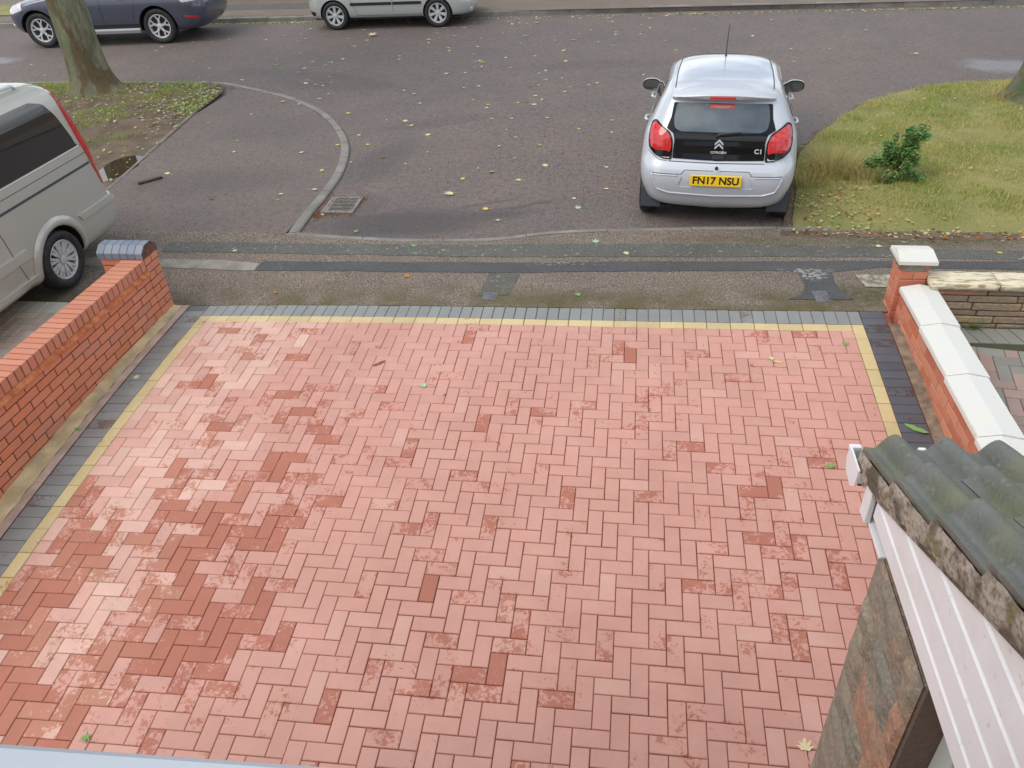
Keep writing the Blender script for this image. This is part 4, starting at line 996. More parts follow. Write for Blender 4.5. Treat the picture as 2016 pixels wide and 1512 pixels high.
o = panel('rear_window', bv, 'rear', [(-.455, 1.252), (.455, 1.252), (.478, 1.12), (.465, 1.035), (.40, 1.005), (-.40, 1.005), (-.465, 1.035), (-.478, 1.12)], M['glass_tail'], tg, .0095, .04, .03)
for s_ in (-1, 1):
    LP = [(s_ * x, z) for x, z in [(.652, 1.082), (.56, 1.03), (.50, .99), (.472, .93), (.466, .84), (.470, .738), (.55, .745), (.64, .775), (.705, .83), (.722, .91), (.712, .99), (.69, 1.05)]]
    tl = panel('tail_light', bv, 'rear', LP, M['gloss_black'], hb, .012, .03, .02, bulge=.012)
    RP = [(s_ * x, z) for x, z in [(.655, 1.062), (.56, 1.015), (.508, .975), (.487, .925), (.483, .86), (.492, .805), (.56, .805), (.635, .82), (.69, .86), (.707, .91), (.698, .98), (.68, 1.035)]]
    o = panel('lens', bv, 'rear', RP, M['light_red'], tl, .016, .03, .025, bulge=.016)
    IP = [(s_ * x, z) for x, z in [(.63, .985), (.54, .965), (.53, .92), (.535, .865), (.61, .86), (.655, .90), (.655, .95)]]
    o = panel('inner_lens', bv, 'rear', IP, M['light_red_in'], tl, .030, .03, .025)
    WPp = [(s_ * x, z) for x, z in [(.492, .798), (.492, .752), (.56, .758), (.66, .80), (.63, .808), (.56, .797)]]
    o = panel('reversing_lens', bv, 'rear', WPp, M['light_clear'] if s_ < 0 else M['light_clear'], tl, .016, .03, .01)
IN = [(-.345, .598), (-.655, .598), (-.64, .53), (-.60, .45), (-.48, .412), (0, .395), (.48, .412), (.60, .45), (.64, .53), (.655, .598), (.345, .598), (.385, .50), (.37, .485), (-.37, .485), (-.385, .50)]
panel('bumper_insert', bv, 'rear', IN, M['paint_silver'], hb, .014, .035, .02)
bl = [(-.655, .598), (-.64, .53), (-.60, .45), (-.48, .412), (0, .395), (.48, .412), (.60, .45), (.64, .53), (.655, .598)]
seam('bumper_lip', bv, 'rear', bl, M['paint_silver'], hb, .0095, .016, n=8)
for s_ in (-1, 1):
    seam('bumper_lip', bv, 'rear', [(s_ * .655, .598), (s_ * .36, .598)], M['paint_silver'], hb, .007, .014, n=10)
    seam('crease_shade_line', bv, 'rear', [(s_ * .655, .611), (s_ * .36, .611), (s_ * .325, .655), (0, .655)], M['grey_plastic'], hb, .0035, .001, n=10)  # thin grey tubes draw the shadow line along the bumper crease
seam('crease_shade_line', bv, 'rear', [(-.50, .398), (0, .380), (.50, .398)], M['grey_plastic'], hb, .0035, .001, n=16)  # drawn shadow line below the insert
seam('tailgate_seam', bv, 'rear', [(-.50, .728), (0, .722), (.50, .728)], M['black_plastic'], hb, .0045, .0, n=16)
seam('bumper_side_seam', bv, 'rear', [(-.72, .80), (-.60, .735), (-.50, .728)], M['black_plastic'], hb, .003, .0, n=8)
panel('plate_recess', bv, 'rear', [(-.325, .645), (.325, .645), (.372, .51), (.35, .495), (-.35, .495), (-.372, .51)], M['paint_silver'], hb, .004, .05, .02)
mb = MB(); mb.box(-.26, .26, -.024, -.012, .508, .622, .003); pt = mb.build('number_plate', M['plate'], hb)
text('plate_text', 'FN17 NSU', .108, M['ink'], pt, rearM(0, -.0255, .566, 0, .98), .0008, .0028)
for s_ in (-1, 1):
    mb = MB(); mb.tube([(s_ * .237, -.026, .562), (s_ * .237, -.0235, .562)], .004, 8); mb.build('plate_screw', M['chrome'], pt)
mb = MB()                                                     # chevron emblem
for dz in (0, .038):
    V = [(-.043, .868 + dz), (0, .905 + dz), (.043, .868 + dz), (.043, .886 + dz), (0, .926 + dz), (-.043, .886 + dz)]
    mb.prism(V, 0, .006, M=lambda x, z, t: (x, .085 - t + (z - .85) * .25, z - .005))
mb.build('badge', M['alloy'], hb)
text('maker_name', 'CITROËN', .030, M['alloy'], hb, rearM(0, .083, .830, 12, 1.25), .001, .0012)
text('model_name', 'C1', .062, M['alloy'], hb, rearM(.395, .098, .845, 12, 1.1), .001, .002)
panel('tailgate_handle', bv, 'rear', [(-.06, .805), (.06, .805), (.055, .758), (-.055, .758)], M['black_plastic'], hb, .011, .03, .012)
mb = MB(); mb.tube([(-.002, .015, .692), (-.002, -.004, .692)], .017, 14); mb.build('lock', M['black_plastic'], hb)
P0 = []
for x, z in [(-.025, .955), (-.01, .982), (.10, .992), (.21, 1.0)]:
    loc, nor = hitb(bv, 'rear', x, z); P0.append(loc + nor * .03)
mb = MB(); mb.tube(P0, [.016, .018, .014, .010], 8); P1 = []
for x, z in [(.02, .975), (.15, .985), (.36, 1.0)]:
    loc, nor = hitb(bv, 'rear', x, z); P1.append(loc + nor * .018)
mb.tube(P1, [.008, .009, .005], 6); mb.build('rear_wiper', M['black_plastic'], hb, smooth=True)
mb = MB(); nx = 24                                            # roof spoiler
rows = []
for i in range(nx + 1):
    t = i / nx * 2 - 1; x = .515 * t; e = abs(t) ** 5; yb_ = .245 + .045 * t * t + .05 * e
    rows.append([(x, .50, 1.425 - .05 * t * t - .02 * e), (x, .36, 1.402 - .05 * t * t - .02 * e), (x, yb_ + .012, 1.368 - .045 * t * t), (x, yb_, 1.355 - .042 * t * t), (x, yb_ + .012, 1.315 - .022 * e), (x, yb_ + .05, 1.285), (x, .40, 1.27)])
vs = [p for r in rows for p in r]; fs = []
for i in range(nx):
    for j in range(6): a = i * 7 + j; fs.append((a, a + 1, a + 8, a + 7))
mb.add(vs, fs); sp_ = mb.build('spoiler', M['paint_silver'], hb, angle=32)
mb = MB(); mb.box(-.135, .12, .236, .26, 1.322, 1.345, .004); mb.build('brake_light', M['light_red'], sp_)
o = panel('sticker', bv, 'rear', [(-.122, 1.246), (.118, 1.246), (.116, 1.212), (-.118, 1.212)], M['sticker'], hb, .013, .05, 0)
for zz, ww in ((1.236, .17), (1.222, .13)):
    mb = MB()
    for q in range(9): 
        xx = -ww / 2 + ww * q / 9; loc, nor = hitb(bv, 'rear', xx, zz)
        mb.box(xx, xx + ww / 13, loc.y - .0165, loc.y - .0155, zz - .003, zz + .003, .0005)
    ob = mb.build('sticker_print', M['white_paint'], o)
for s_, sd_ in ((-1, 'left'), (1, 'right')):
    panel('side_window', bv, sd_, [(.62, 1.05), (.70, 1.24), (.98, 1.325), (1.72, 1.325), (2.30, 1.06), (1.5, 1.035)], M['glass_dark'], hb, .006, .05, .03)
    seam('roof_seam', bv, 'top', [(s_ * .49, .46), (s_ * .492, 1.0), (s_ * .47, 1.65)], M['black_plastic'], hb, .006)
    seam('door_seam', bv, sd_, [(1.30, 1.30), (1.28, .95), (1.18, .55), (1.1, .35)], M['black_plastic'], hb, .003)
    seam('door_seam', bv, sd_, [(.72, 1.0), (.8, .8), (.95, .5), (1.1, .35)], M['black_plastic'], hb, .003)
    for yy in (1.05, 1.95):
        loc, nor = hitb(bv, sd_, yy, .88); mb = MB(); mb.tube([loc + nor * .004 + Vector((0, -.09, 0)), loc + nor * .035 + Vector((0, -.06, 0)), loc + nor * .035 + Vector((0, .06, 0)), loc + nor * .004 + Vector((0, .09, 0))], .014, 8); mb.build('door_handle', M['paint_silver'], hb, smooth=True)
    mf = MB(); mf.box(min(s_ * .56, s_ * .775), max(s_ * .56, s_ * .775), .20, .215, .165, .40, .004); mf.build('mud_flap', M['grey_plastic'], hb)
    # door mirror
    mr = MB(); seg = 20; cx_, cy_, cz_ = s_ * .845, 2.03, .985
    def shell(k, a):
        t = a / seg * 2 * math.pi; rx = .105; rz = .068; ct, st = math.cos(t), math.sin(t)
        x = rx * (abs(ct) ** .8) * (1 if ct > 0 else -1); z = rz * (abs(st) ** .85) * (1 if st > 0 else -1)
        if x * s_ < 0: z *= 1.0
        sc = [1., 1.03, .95, .75, .4, .05][k]; y = [0, .02, .055, .085, .105, .112][k]
        return (cx_ + x * sc, cy_ + y, cz_ + z * sc)
    vs = [shell(k, a) for k in range(6) for a in range(seg)]; fs = [(k * seg + a, k * seg + (a + 1) % seg, (k + 1) * seg + (a + 1) % seg, (k + 1) * seg + a) for k in range(5) for a in range(seg)]
    mr.add(vs, fs + [tuple(range(5 * seg, 6 * seg))]); mo = mr.build('door_mirror', M['paint_silver'], hb, smooth=True)
    rm = MB(); vo = [shell(0, a) for a in range(seg)]; vi = [(cx_ + (x - cx_) * .86, y + .006, cz_ + (z - cz_) * .84) for x, y, z in vo]; vo = [(x, y - .006, z) for x, y, z in vo]
    rm.add(vo + vi, [(a, (a + 1) % seg, seg + (a + 1) % seg, seg + a) for a in range(seg)]); rm.build('mirror_rim', M['black_plastic'], mo)
    gm = MB(); gm.add([(x, y - .003, z) for x, y, z in vi], [tuple(range(seg))]); gm.build('mirror_glass', M['mirror_glass'], mo)
    am = MB(); am.tube([(s_ * .70, 2.08, .97), (s_ * .755, 2.06, .965)], .03, 8); am.build('mirror_arm', M['black_plastic'], mo)
panel('windscreen', bv, 'top', [(-.46, 1.80), (.46, 1.80), (.60, 2.45), (-.60, 2.45)], M['glass_dark'], hb, .006, .06, .05)
seam('antenna_base', bv, 'top', [(0, 1.52), (0, 1.58)], M['black_plastic'], hb, .014)
mb = MB(); mb.tube([(0.0, 1.55, 1.44), (.0, 1.42, 1.70), (.005, 1.40, 1.80)], [.0055, .004, .003], 6); mb.build('antenna', M['black_plastic'], hb)

# --- silver people carrier on the neighbour's drive
vn = empty('van', (-2.64, 1.75, -.075), rad(179), 'warm silver people carrier with tinted windows, parked left of the orange brick wall', 'van')
bpy.context.view_layer.update()
c3 = dict(ar=.22, br=.22, bow=.05)
V_ = [dict(z=.17, yr=.14, yf=4.6, w=.87, **c3), dict(z=.25, yr=-.02, yf=4.68, w=.91, **c3), dict(z=.40, yr=-.07, yf=4.72, w=.935, **c3), dict(z=.52, yr=-.07, yf=4.72, w=.942, **c3),
      dict(z=.575, yr=-.04, yf=4.72, w=.942, **c3), dict(z=.60, yr=.075, yf=4.7, w=.942, ar=.18, br=.15, bow=.04), dict(z=.80, yr=.085, yf=4.66, w=.945, ar=.16, br=.13, bow=.04), dict(z=.98, yr=.12, yf=4.5, w=.942, ar=.16, br=.13, bow=.04),
      dict(z=1.12, yr=.13, yf=4.2, w=.938, ar=.14, br=.10, bow=.03), dict(z=1.20, yr=.145, yf=4.0, w=.928, ar=.14, br=.10, bow=.03), dict(z=1.45, yr=.195, yf=3.5, w=.90, ar=.14, br=.10, bow=.03), dict(z=1.68, yr=.245, yf=3.15, w=.868, ar=.14, br=.11, bow=.03),
      dict(z=1.79, yr=.29, yf=2.95, w=.82, ar=.16, br=.14, bow=.04), dict(z=1.84, yr=.37, yf=2.7, w=.73, ar=.2, br=.2), dict(z=1.865, yr=.55, yf=2.5, w=.55, ar=.2, br=.2), dict(z=1.875, yr=.9, yf=2.2, w=.3, ar=.1, br=.15)]
bd, bv = body('body', V_, M['paint_van'], vn, [(1.125, .295), (4.0, .295)], .345)
underbody(vn, .7, .3, 4.5, .14, .4)
for y in (1.125, 4.0):
    for s_ in (-1, 1): wheel(vn, (s_ * .845, y, .295), .297, .19, .198, s_, 'twin', M['alloy'])
for s_, sd_ in ((-1, 'left'), (1, 'right')):
    wpo = panel('side_window', bv, sd_, [(.385, 1.225), (.395, 1.30), (.47, 1.53), (.56, 1.67), (.72, 1.725), (1.75, 1.725), (1.75, 1.205), (.36, 1.205)], M['glass_dark'], vn, .006, .06, .03)
    panel('side_window', bv, sd_, [(1.82, 1.705), (2.9, 1.705), (3.35, 1.5), (3.6, 1.28), (3.5, 1.205), (1.82, 1.205)], M['glass_dark'], vn, .006, .07, .03)
    seam('window_trim', bv, sd_, [(.33, 1.195), (1.0, 1.19), (3.4, 1.19)], M['chrome'], vn, .006, n=30)
    panel('tail_light', bv, sd_, [(.262, 1.745), (.36, 1.725), (.350, 1.50), (.315, 1.20), (.255, .92), (.205, .74), (.085, .76), (.10, .95), (.15, 1.22), (.20, 1.48)], M['light_red'], vn, .012, .04, .01)
    panel('door_rail', bv, sd_, [(.22, .992), (.22, 1.016), (2.3, 1.016), (2.3, .992)], M['grey_plastic'], vn, .003, .1, .008)
    seam('panel_seam', bv, sd_, [(.2, 1.11), (3.2, 1.11)], M['black_plastic'], vn, .003, n=40)
    seam('panel_seam', bv, sd_, [(1.78, 1.72), (1.78, .9), (1.72, .55), (1.62, .22)], M['black_plastic'], vn, .0035)
    seam('panel_seam', bv, sd_, [(2.9, 1.72), (2.9, .25)], M['black_plastic'], vn, .0035)
    panel('side_moulding', bv, sd_, [(1.56, .62), (1.52, .53), (3.5, .53), (3.5, .62)], M['paint_van'], vn, .022, .08, .015)
    panel('side_moulding', bv, sd_, [(.05, .60), (.05, .535), (.70, .535), (.74, .60)], M['paint_van'], vn, .018, .05, .012)
    panel('sill_moulding', bv, sd_, [(1.50, .345), (1.50, .30), (3.6, .30), (3.6, .345)], M['paint_van'], vn, .026, .08, .012)
    ring = []; n = 30
    mb = MB()
    for i in range(n + 1):                                    # wheel arch flare
        a = math.pi * (-.14 + 1.28 * i / n); row = []
        for q, of in ((.345, .002), (.347, .024), (.375, .03), (.41, .024), (.438, .003)):
            loc, nor = hitb(bv, sd_, 1.125 + q * math.cos(a), max(.20, .295 + q * math.sin(a)))
            row.append(loc + Vector((s_, 0, 0)) * of)
        ring.append(row)
    vs = [p for r in ring for p in r]; fs = [(i * 5 + j, i * 5 + j + 1, (i + 1) * 5 + j + 1, (i + 1) * 5 + j) for i in range(n) for j in range(4)]
    mb.add(vs, fs); mb.build('arch_flare', M['paint_van'], vn, smooth=True)
    mb = MB(); mb.tube([(s_ * .70, .62, 1.82), (s_ * .71, .68, 1.87), (s_ * .72, 1.2, 1.89), (s_ * .72, 2.4, 1.89), (s_ * .70, 2.6, 1.84)], .016, 8); mb.build('roof_rail', M['alloy'], vn, smooth=True)
panel('rear_window', bv, 'rear', [(-.70, 1.22), (.70, 1.22), (.66, 1.66), (-.66, 1.66)], M['glass_dark'], vn, .006, .06, .05)
panel('roof_window', bv, 'top', [(-.5, .95), (.5, .95), (.5, 1.7), (-.5, 1.7)], M['glass_dark'], vn, .004, .08, .08)
seam('bumper_seam', bv, 'left', [(.05, .595), (.5, .59), (.72, .60)], M['black_plastic'], vn, .003)

# --- slate suv and silver hatchback across the road
def farcar(name, label, loc, rz, sl, paint, axles, wz, wr, rr, style, arch, track, win, glassm, extras):
    v = empty(name, loc, rz, label, 'car', None); bpy.context.view_layer.update()
    bd, bv = body('body', sl, paint, v, [(a, wz) for a in axles], arch)
    underbody(v, .66, axles[0] - .5, axles[1] + .5, wz - .1, wz + .25)
    for y in axles:
        for s_ in (-1, 1): wheel(v, (s_ * track, y, wz), wr, .21, rr, s_, style, M['alloy'])
    for s_, sd_ in ((-1, 'left'), (1, 'right')):
        for w in win: panel('side_window', bv, sd_, w, M['glass_dark'], v, .006, .07, .04)
        extras(v, bv, s_, sd_)
    return v, bv
def ex_suv(v, bv, s_, sd_):
    panel('sill_trim', bv, sd_, [(1.52, .355), (1.52, .315), (3.28, .315), (3.28, .355)], M['alloy'], v, .075, .1, .03)
    panel('lower_cladding', bv, sd_, [(1.5, .44), (1.5, .345), (3.3, .345), (3.3, .44)], M['black_plastic'], v, .006, .1, .01)
    seam('door_seam', bv, sd_, [(2.3, 1.5), (2.3, .9), (2.3, .4)], M['black_plastic'], v, .004); seam('door_seam', bv, sd_, [(3.25, 1.1), (3.2, .9), (3.2, .4)], M['black_plastic'], v, .004)
    seam('door_seam', bv, sd_, [(1.35, 1.4), (1.5, .9), (1.62, .5)], M['black_plastic'], v, .004)
    panel('reflector', bv, sd_, [(.17, .50), (.17, .55), (.42, .585), (.42, .545)], M['light_red'], v, .008, .05, .01)
    panel('tail_light', bv, sd_, [(.10, .86), (.12, .98), (.50, .93), (.42, .84)], M['light_clear'], v, .008, .05, .02)
    panel('headlight', bv, sd_, [(4.10, .80), (4.12, .93), (4.46, .86), (4.56, .72), (4.40, .72)], M['light_clear'], v, .008, .05, .02)
    for yy in (1.75, 2.7):
        loc, nor = hitb(bv, sd_, yy, .95); mb = MB(); mb.tube([loc + nor * .004 + Vector((0, -.1, 0)), loc + nor * .035 + Vector((0, -.07, 0)), loc + nor * .035 + Vector((0, .07, 0)), loc + nor * .004 + Vector((0, .1, 0))], .015, 8); mb.build('door_handle', M['paint_slate'], v, smooth=True)
    mb = MB(); loc, nor = hitb(bv, 'front', s_ * .66, .45); mb.tube([loc, loc + nor * .02], .05, 14); mb.build('fog_light', M['light_clear'], v)
cs = dict(ar=.35, br=.4, bow=.05, af=.45, bf=.5)
SU = [dict(z=.24, yr=.28, yf=4.42, w=.82, **cs), dict(z=.32, yr=.16, yf=4.55, w=.88, **cs), dict(z=.42, yr=.06, yf=4.62, w=.915, **cs), dict(z=.55, yr=.01, yf=4.66, w=.93, **cs), dict(z=.70, yr=.0, yf=4.66, w=.936, **cs), dict(z=.82, yr=.02, yf=4.60, w=.935, **cs),
      dict(z=.93, yr=.05, yf=4.40, w=.925, **cs), dict(z=1.0, yr=.08, yf=3.95, w=.905, **cs), dict(z=1.07, yr=.10, yf=3.5, w=.875, **cs), dict(z=1.28, yr=.22, yf=2.98, w=.79, ar=.25, br=.4), dict(z=1.48, yr=.34, yf=2.45, w=.70, ar=.25, br=.4), dict(z=1.58, yr=.45, yf=2.15, w=.62, ar=.25, br=.4), dict(z=1.62, yr=.7, yf=1.9, w=.45, ar=.2, br=.3), dict(z=1.63, yr=1., yf=1.7, w=.2, ar=.1, br=.2, af=.1, bf=.2)]
farcar('suv', 'slate grey suv with chrome sill strip, parked across the road behind the leaning tree trunk', (-5.58, 12.69, -.10), rad(94), SU, M['paint_slate'], (1.08, 3.83), .37, .365, .245, 'y', .43, .80,
       [[(.75, 1.12), (.85, 1.38), (1.15, 1.48), (1.5, 1.5), (1.5, 1.09)], [(1.56, 1.09), (1.56, 1.5), (2.24, 1.47), (2.24, 1.08)], [(2.32, 1.08), (2.32, 1.46), (2.6, 1.37), (3.2, 1.12), (3.2, 1.08)]], None, ex_suv)
def ex_fo(v, bv, s_, sd_):
    panel('rubbing_strip', bv, sd_, [(1.05, .50), (1.05, .56), (2.0, .56), (2.0, .50)], M['black_plastic'], v, .012, .1, .01)
    panel('rubbing_strip', bv, sd_, [(2.03, .50), (2.03, .56), (2.68, .56), (2.68, .50)], M['black_plastic'], v, .012, .1, .01)
    seam('door_seam', bv, sd_, [(2.02, 1.2), (2.02, .3)], M['black_plastic'], v, .004); seam('door_seam', bv, sd_, [(2.78, 1.1), (2.85, .8), (2.75, .3)], M['black_plastic'], v, .004)
    seam('door_seam', bv, sd_, [(1.05, 1.2), (.98, .8), (1.12, .5), (1.2, .3)], M['black_plastic'], v, .004); seam('door_seam', bv, sd_, [(1.15, .29), (2.0, .285), (2.75, .29)], M['black_plastic'], v, .004)
    panel('tail_light', bv, sd_, [(.08, .62), (.08, .95), (.20, .98), (.24, .66)], M['light_red'], v, .008, .05, .02)
    panel('headlight', bv, sd_, [(3.40, .60), (3.28, .76), (3.45, .78), (3.66, .66), (3.66, .58)], M['light_clear'], v, .008, .05, .02)
    panel('bumper_slot', bv, sd_, [(.07, .30), (.07, .40), (.22, .38), (.20, .30)], M['black_plastic'], v, .006, .05, .01)
    loc, nor = hitb(bv, 'front', s_ * .58, .33); mb = MB(); mb.tube([loc - nor * .01, loc + nor * .02], .05, 14); mb.build('fog_light', M['light_clear'], v)
cf_ = dict(ar=.28, br=.3, bow=.04, af=.40, bf=.5)
FO = [dict(z=.19, yr=.10, yf=3.72, w=.74, **cf_), dict(z=.27, yr=.04, yf=3.82, w=.79, **cf_), dict(z=.40, yr=.0, yf=3.88, w=.815, **cf_), dict(z=.55, yr=.0, yf=3.88, w=.825, **cf_), dict(z=.68, yr=.03, yf=3.80, w=.82, **cf_), dict(z=.80, yr=.06, yf=3.5, w=.81, **cf_),
      dict(z=.90, yr=.07, yf=3.1, w=.79, **cf_), dict(z=1.1, yr=.12, yf=2.8, w=.74, ar=.2, br=.3), dict(z=1.3, yr=.2, yf=2.4, w=.66, ar=.2, br=.3), dict(z=1.43, yr=.3, yf=2.0, w=.58, ar=.2, br=.3), dict(z=1.47, yr=.6, yf=1.7, w=.4, ar=.2, br=.3), dict(z=1.48, yr=.9, yf=1.4, w=.2, ar=.1, br=.15, af=.1, bf=.15)]
farcar('hatchback', 'silver hatchback with black rubbing strips on its doors, parked across the road', (-3.60, 13.62, -.10), rad(-88), FO, M['paint_silver2'], (.66, 3.03), .30, .30, .205, 'petal', .335, .72,
       [[(.35, .96), (.45, 1.28), (1.0, 1.36), (1.0, .95)], [(1.06, .95), (1.06, 1.37), (1.95, 1.36), (1.95, .93)], [(2.05, .93), (2.05, 1.35), (2.75, .95)]], None, ex_fo)

# ------------------------------------------------------------------ trees
def tree(label, x, y, r0, lean, flare_dir, hgt=7.2, seed=1, tone=1.):
    rnd = random.Random(seed); e = empty('tree', (x, y, -.04), 0, label, 'tree'); bpy.context.view_layer.update()
    mb = MB(); n = 40; m = 46; vs = []; cs_ = []
    for k in range(m + 1):
        z = hgt * (k / m) ** 1.5
        fl = math.exp(-z / .20)
        for i in range(n):
            a = 2 * math.pi * i / n
            root = sum(max(0, math.cos(a - d)) ** p * q for d, p, q in flare_dir)
            rr = r0 * (1 - .035 * z) + fl * (.12 + root) + .008 * math.sin(5 * a + z * 2) + .006 * math.sin(11 * a + z * 3) + rnd.uniform(-.004, .004)
            vs.append((lean[0] * z + rr * math.cos(a), lean[1] * z + rr * math.sin(a), z - .06))
            mossy = max(0, math.cos(a - 3.6)) * .9; brn = max(0, 1 - z / .5) * (.5 + .5 * math.sin(a * 3 + 1)) * .8
            strip = 1.0 if abs(((a - 4.0 - z * .12 + math.pi) % (2 * math.pi)) - math.pi) < .10 + .05 * math.sin(z * 9) else 0
            c = [1., 1., 1.]
            c = [c[0] * (1 - .55 * mossy), c[1] * (1 - .25 * mossy), c[2] * (1 - .55 * mossy)]
            c = [c[0] * (1 + .05 * brn), c[1] * (1 - .40 * brn), c[2] * (1 - .55 * brn)]
            if strip: c = [c[0] * .95, c[1] * .66, c[2] * .5]
            cs_.append((c[0] * tone, c[1] * tone, c[2] * tone, 1))
    b = len(mb.v); mb.v += vs; mb.c += cs_
    for k in range(m):
        for i in range(n): mb.f.append((k * n + i, k * n + (i + 1) % n, (k + 1) * n + (i + 1) % n, (k + 1) * n + i)); mb.mi.append(0)
    top = Vector((lean[0] * hgt, lean[1] * hgt, hgt - .1)); tips = []
    for k in range(7):
        a = 2 * math.pi * k / 7 + rnd.uniform(-.3, .3); st = top + Vector((0, 0, -rnd.uniform(0, 1.4))); L_ = rnd.uniform(1.6, 3.0)
        pts = [st, st + Vector((math.cos(a) * L_ * .4, math.sin(a) * L_ * .4, L_ * .35)), st + Vector((math.cos(a) * L_, math.sin(a) * L_, L_ * .7))]
        mb.tube(pts, [.16, .10, .04], 8, (.9, .9, .85, 1)); tips += pts[1:]
    o = mb.build('trunk', M['bark'], e, smooth=True)
    cr_ = MB()
    for k in range(1300):
        t = rnd.choice(tips); p = t + Vector((rnd.gauss(0, .75), rnd.gauss(0, .75), rnd.gauss(.2, .55)))
        if p.z < hgt - 1.6: continue
        s = rnd.uniform(.09, .17); a, b2 = rnd.uniform(0, 6.28), rnd.uniform(-.7, .7)
        u = Vector((math.cos(a), math.sin(a), b2)) * s; w = Vector((-math.sin(a), math.cos(a), rnd.uniform(-.5, .5))) * s * .8
        g_ = rnd.uniform(.7, 1.2); cr_.add([p - u, p + w, p + u, p - w], [(0, 1, 2, 3)], (.10 * g_, .17 * g_, .045 * g_, 1))
    cr_.build('crown', M['grass'], e, fix=False)
    return e
tree('tree with lichen-grey bark and flared roots on the leafy verge behind the van', -5.69, 7.55, .315, (0, .0), [(0, 3, .42), (3.5, 2, .25), (4.9, 4, .14), (1.6, 3, .2)], seed=3)
tree('dark tree trunk at the edge of the mown verge right of the shrub', 9.74, 6.80, .34, (.03, .0), [(3.4, 2, .34), (4.6, 3, .2)], seed=5, tone=.5)

# ------------------------------------------------------------------ grass
def inside(x, y, poly):
    c = False; n = len(poly)
    for i in range(n):
        x1, y1 = poly[i]; x2, y2 = poly[(i + 1) % n]
        if (y1 > y) != (y2 > y) and x < (x2 - x1) * (y - y1) / (y2 - y1) + x1: c = not c
    return c
from mathutils import noise as mn
def blades(name, poly, zf, count, dens, box, cols, hs_=(.02, .06), label='short grass growing on the verge'):
    mb = MB(); rnd = random.Random(11); k = 0
    V = mb.v; Fc = mb.f; Cc = mb.c; MI = mb.mi
    while k < count:
        x = rnd.uniform(box[0], box[1]); y = rnd.uniform(box[2], box[3])
        if not inside(x, y, poly): k += 1; continue
        d = dens(x, y); k += 1
        if rnd.random() > d: continue
        z = zf(x, y); h = rnd.uniform(*hs_) * (.6 + .6 * d); a = rnd.uniform(0, 6.28); w = rnd.uniform(.0025, .005); l = rnd.uniform(.2, 1.1) * h; la = rnd.uniform(0, 6.28)
        q = mn.noise(Vector((x * .9, y * .9, 3))) ; q2 = mn.noise(Vector((x * 3.5, y * 3.5, 9)))
        t = max(0, min(1, .5 + q * 1.1 + q2 * .7 + rnd.uniform(-.25, .25)))
        c = [cols[0][i] * (1 - t) + cols[1][i] * t for i in range(3)]
        if rnd.random() < .14: c = list(cols[2][:3])
        g_ = rnd.uniform(.75, 1.25); b = len(V)
        dx, dy = math.cos(a) * w, math.sin(a) * w; lx, ly = math.cos(la) * l, math.sin(la) * l
        V += [(x - dx, y - dy, z - .004), (x + dx, y + dy, z - .004), (x + lx * .35 + dx * .7, y + ly * .35 + dy * .7, z + h * .6), (x + lx * .35 - dx * .7, y + ly * .35 - dy * .7, z + h * .6), (x + lx, y + ly, z + h * .95)]
        cc_ = (c[0] * g_, c[1] * g_, c[2] * g_, 1); Cc += [cc_] * 5
        Fc += [(b, b + 1, b + 2, b + 3), (b + 3, b + 2, b + 4)]; MI += [0, 0]
    return tag(mb.build(name, M['grass'], fix=False), label, 'grass', kind='stuff')
GG = (srgb(160, 174, 92, .98), srgb(200, 190, 124, .98), srgb(222, 204, 150, .98))
def dr(x, y):
    e = sm((y - 2.15) / .5) * .9 + .1
    if y < 2.6: e *= .35 + .65 * max(0, min(1, .5 + 2 * mn.noise(Vector((x * 3, y * 3, 0)))))
    e *= 1 - .75 * math.exp(-((x - 6.1) / .45) ** 2 - ((y - 2.7) / .5) ** 2)
    e *= 1 - .6 * math.exp(-((x - 9.5) / .6) ** 2 - ((y - 6.3) / .5) ** 2)
    return e * max(.12, min(1, .62 + 1.1 * mn.noise(Vector((x * 1.7, y * 1.7, 5))) + .5 * mn.noise(Vector((x * 6, y * 6, 1)))))
blades('grass', vr, zvr, 95000, dr, (5.6, 10.6, 2.1, 8.1), GG, (.018, .055), 'short green and straw coloured grass on the verge right of the hatchback')
GL = (srgb(142, 172, 78, .95), srgb(172, 182, 98, .95), srgb(200, 180, 120, .95))
def dl(x, y):
    g1 = sm((y - 5.7 - .5 * math.sin(x * 3)) / .5)             # main turf
    g1 *= 1 - .95 * math.exp(-((x + 5.3) / .75) ** 2 - ((y - 6.75) / .45) ** 2)
    g2 = .8 * math.exp(-((y - 4.55 - .5 * (x + 3.4)) / .16) ** 2) * sm((-3.1 - x) / .2)
    g3 = .8 * math.exp(-((y - 5.3 - .4 * (x + 3.4)) / .3) ** 2) * sm((-3.5 - x) / .3)
    n_ = .5 + 1.6 * mn.noise(Vector((x * 2.2, y * 2.2, 7)))
    return max(g1, g2, g3) * max(.05, min(1, n_ + .25))
blades('grass', vl, zvl, 42000, dl, (-8.5, -2.85, 3.2, 8.35), GL, (.02, .07), 'bright green grass around the lichen-barked tree')
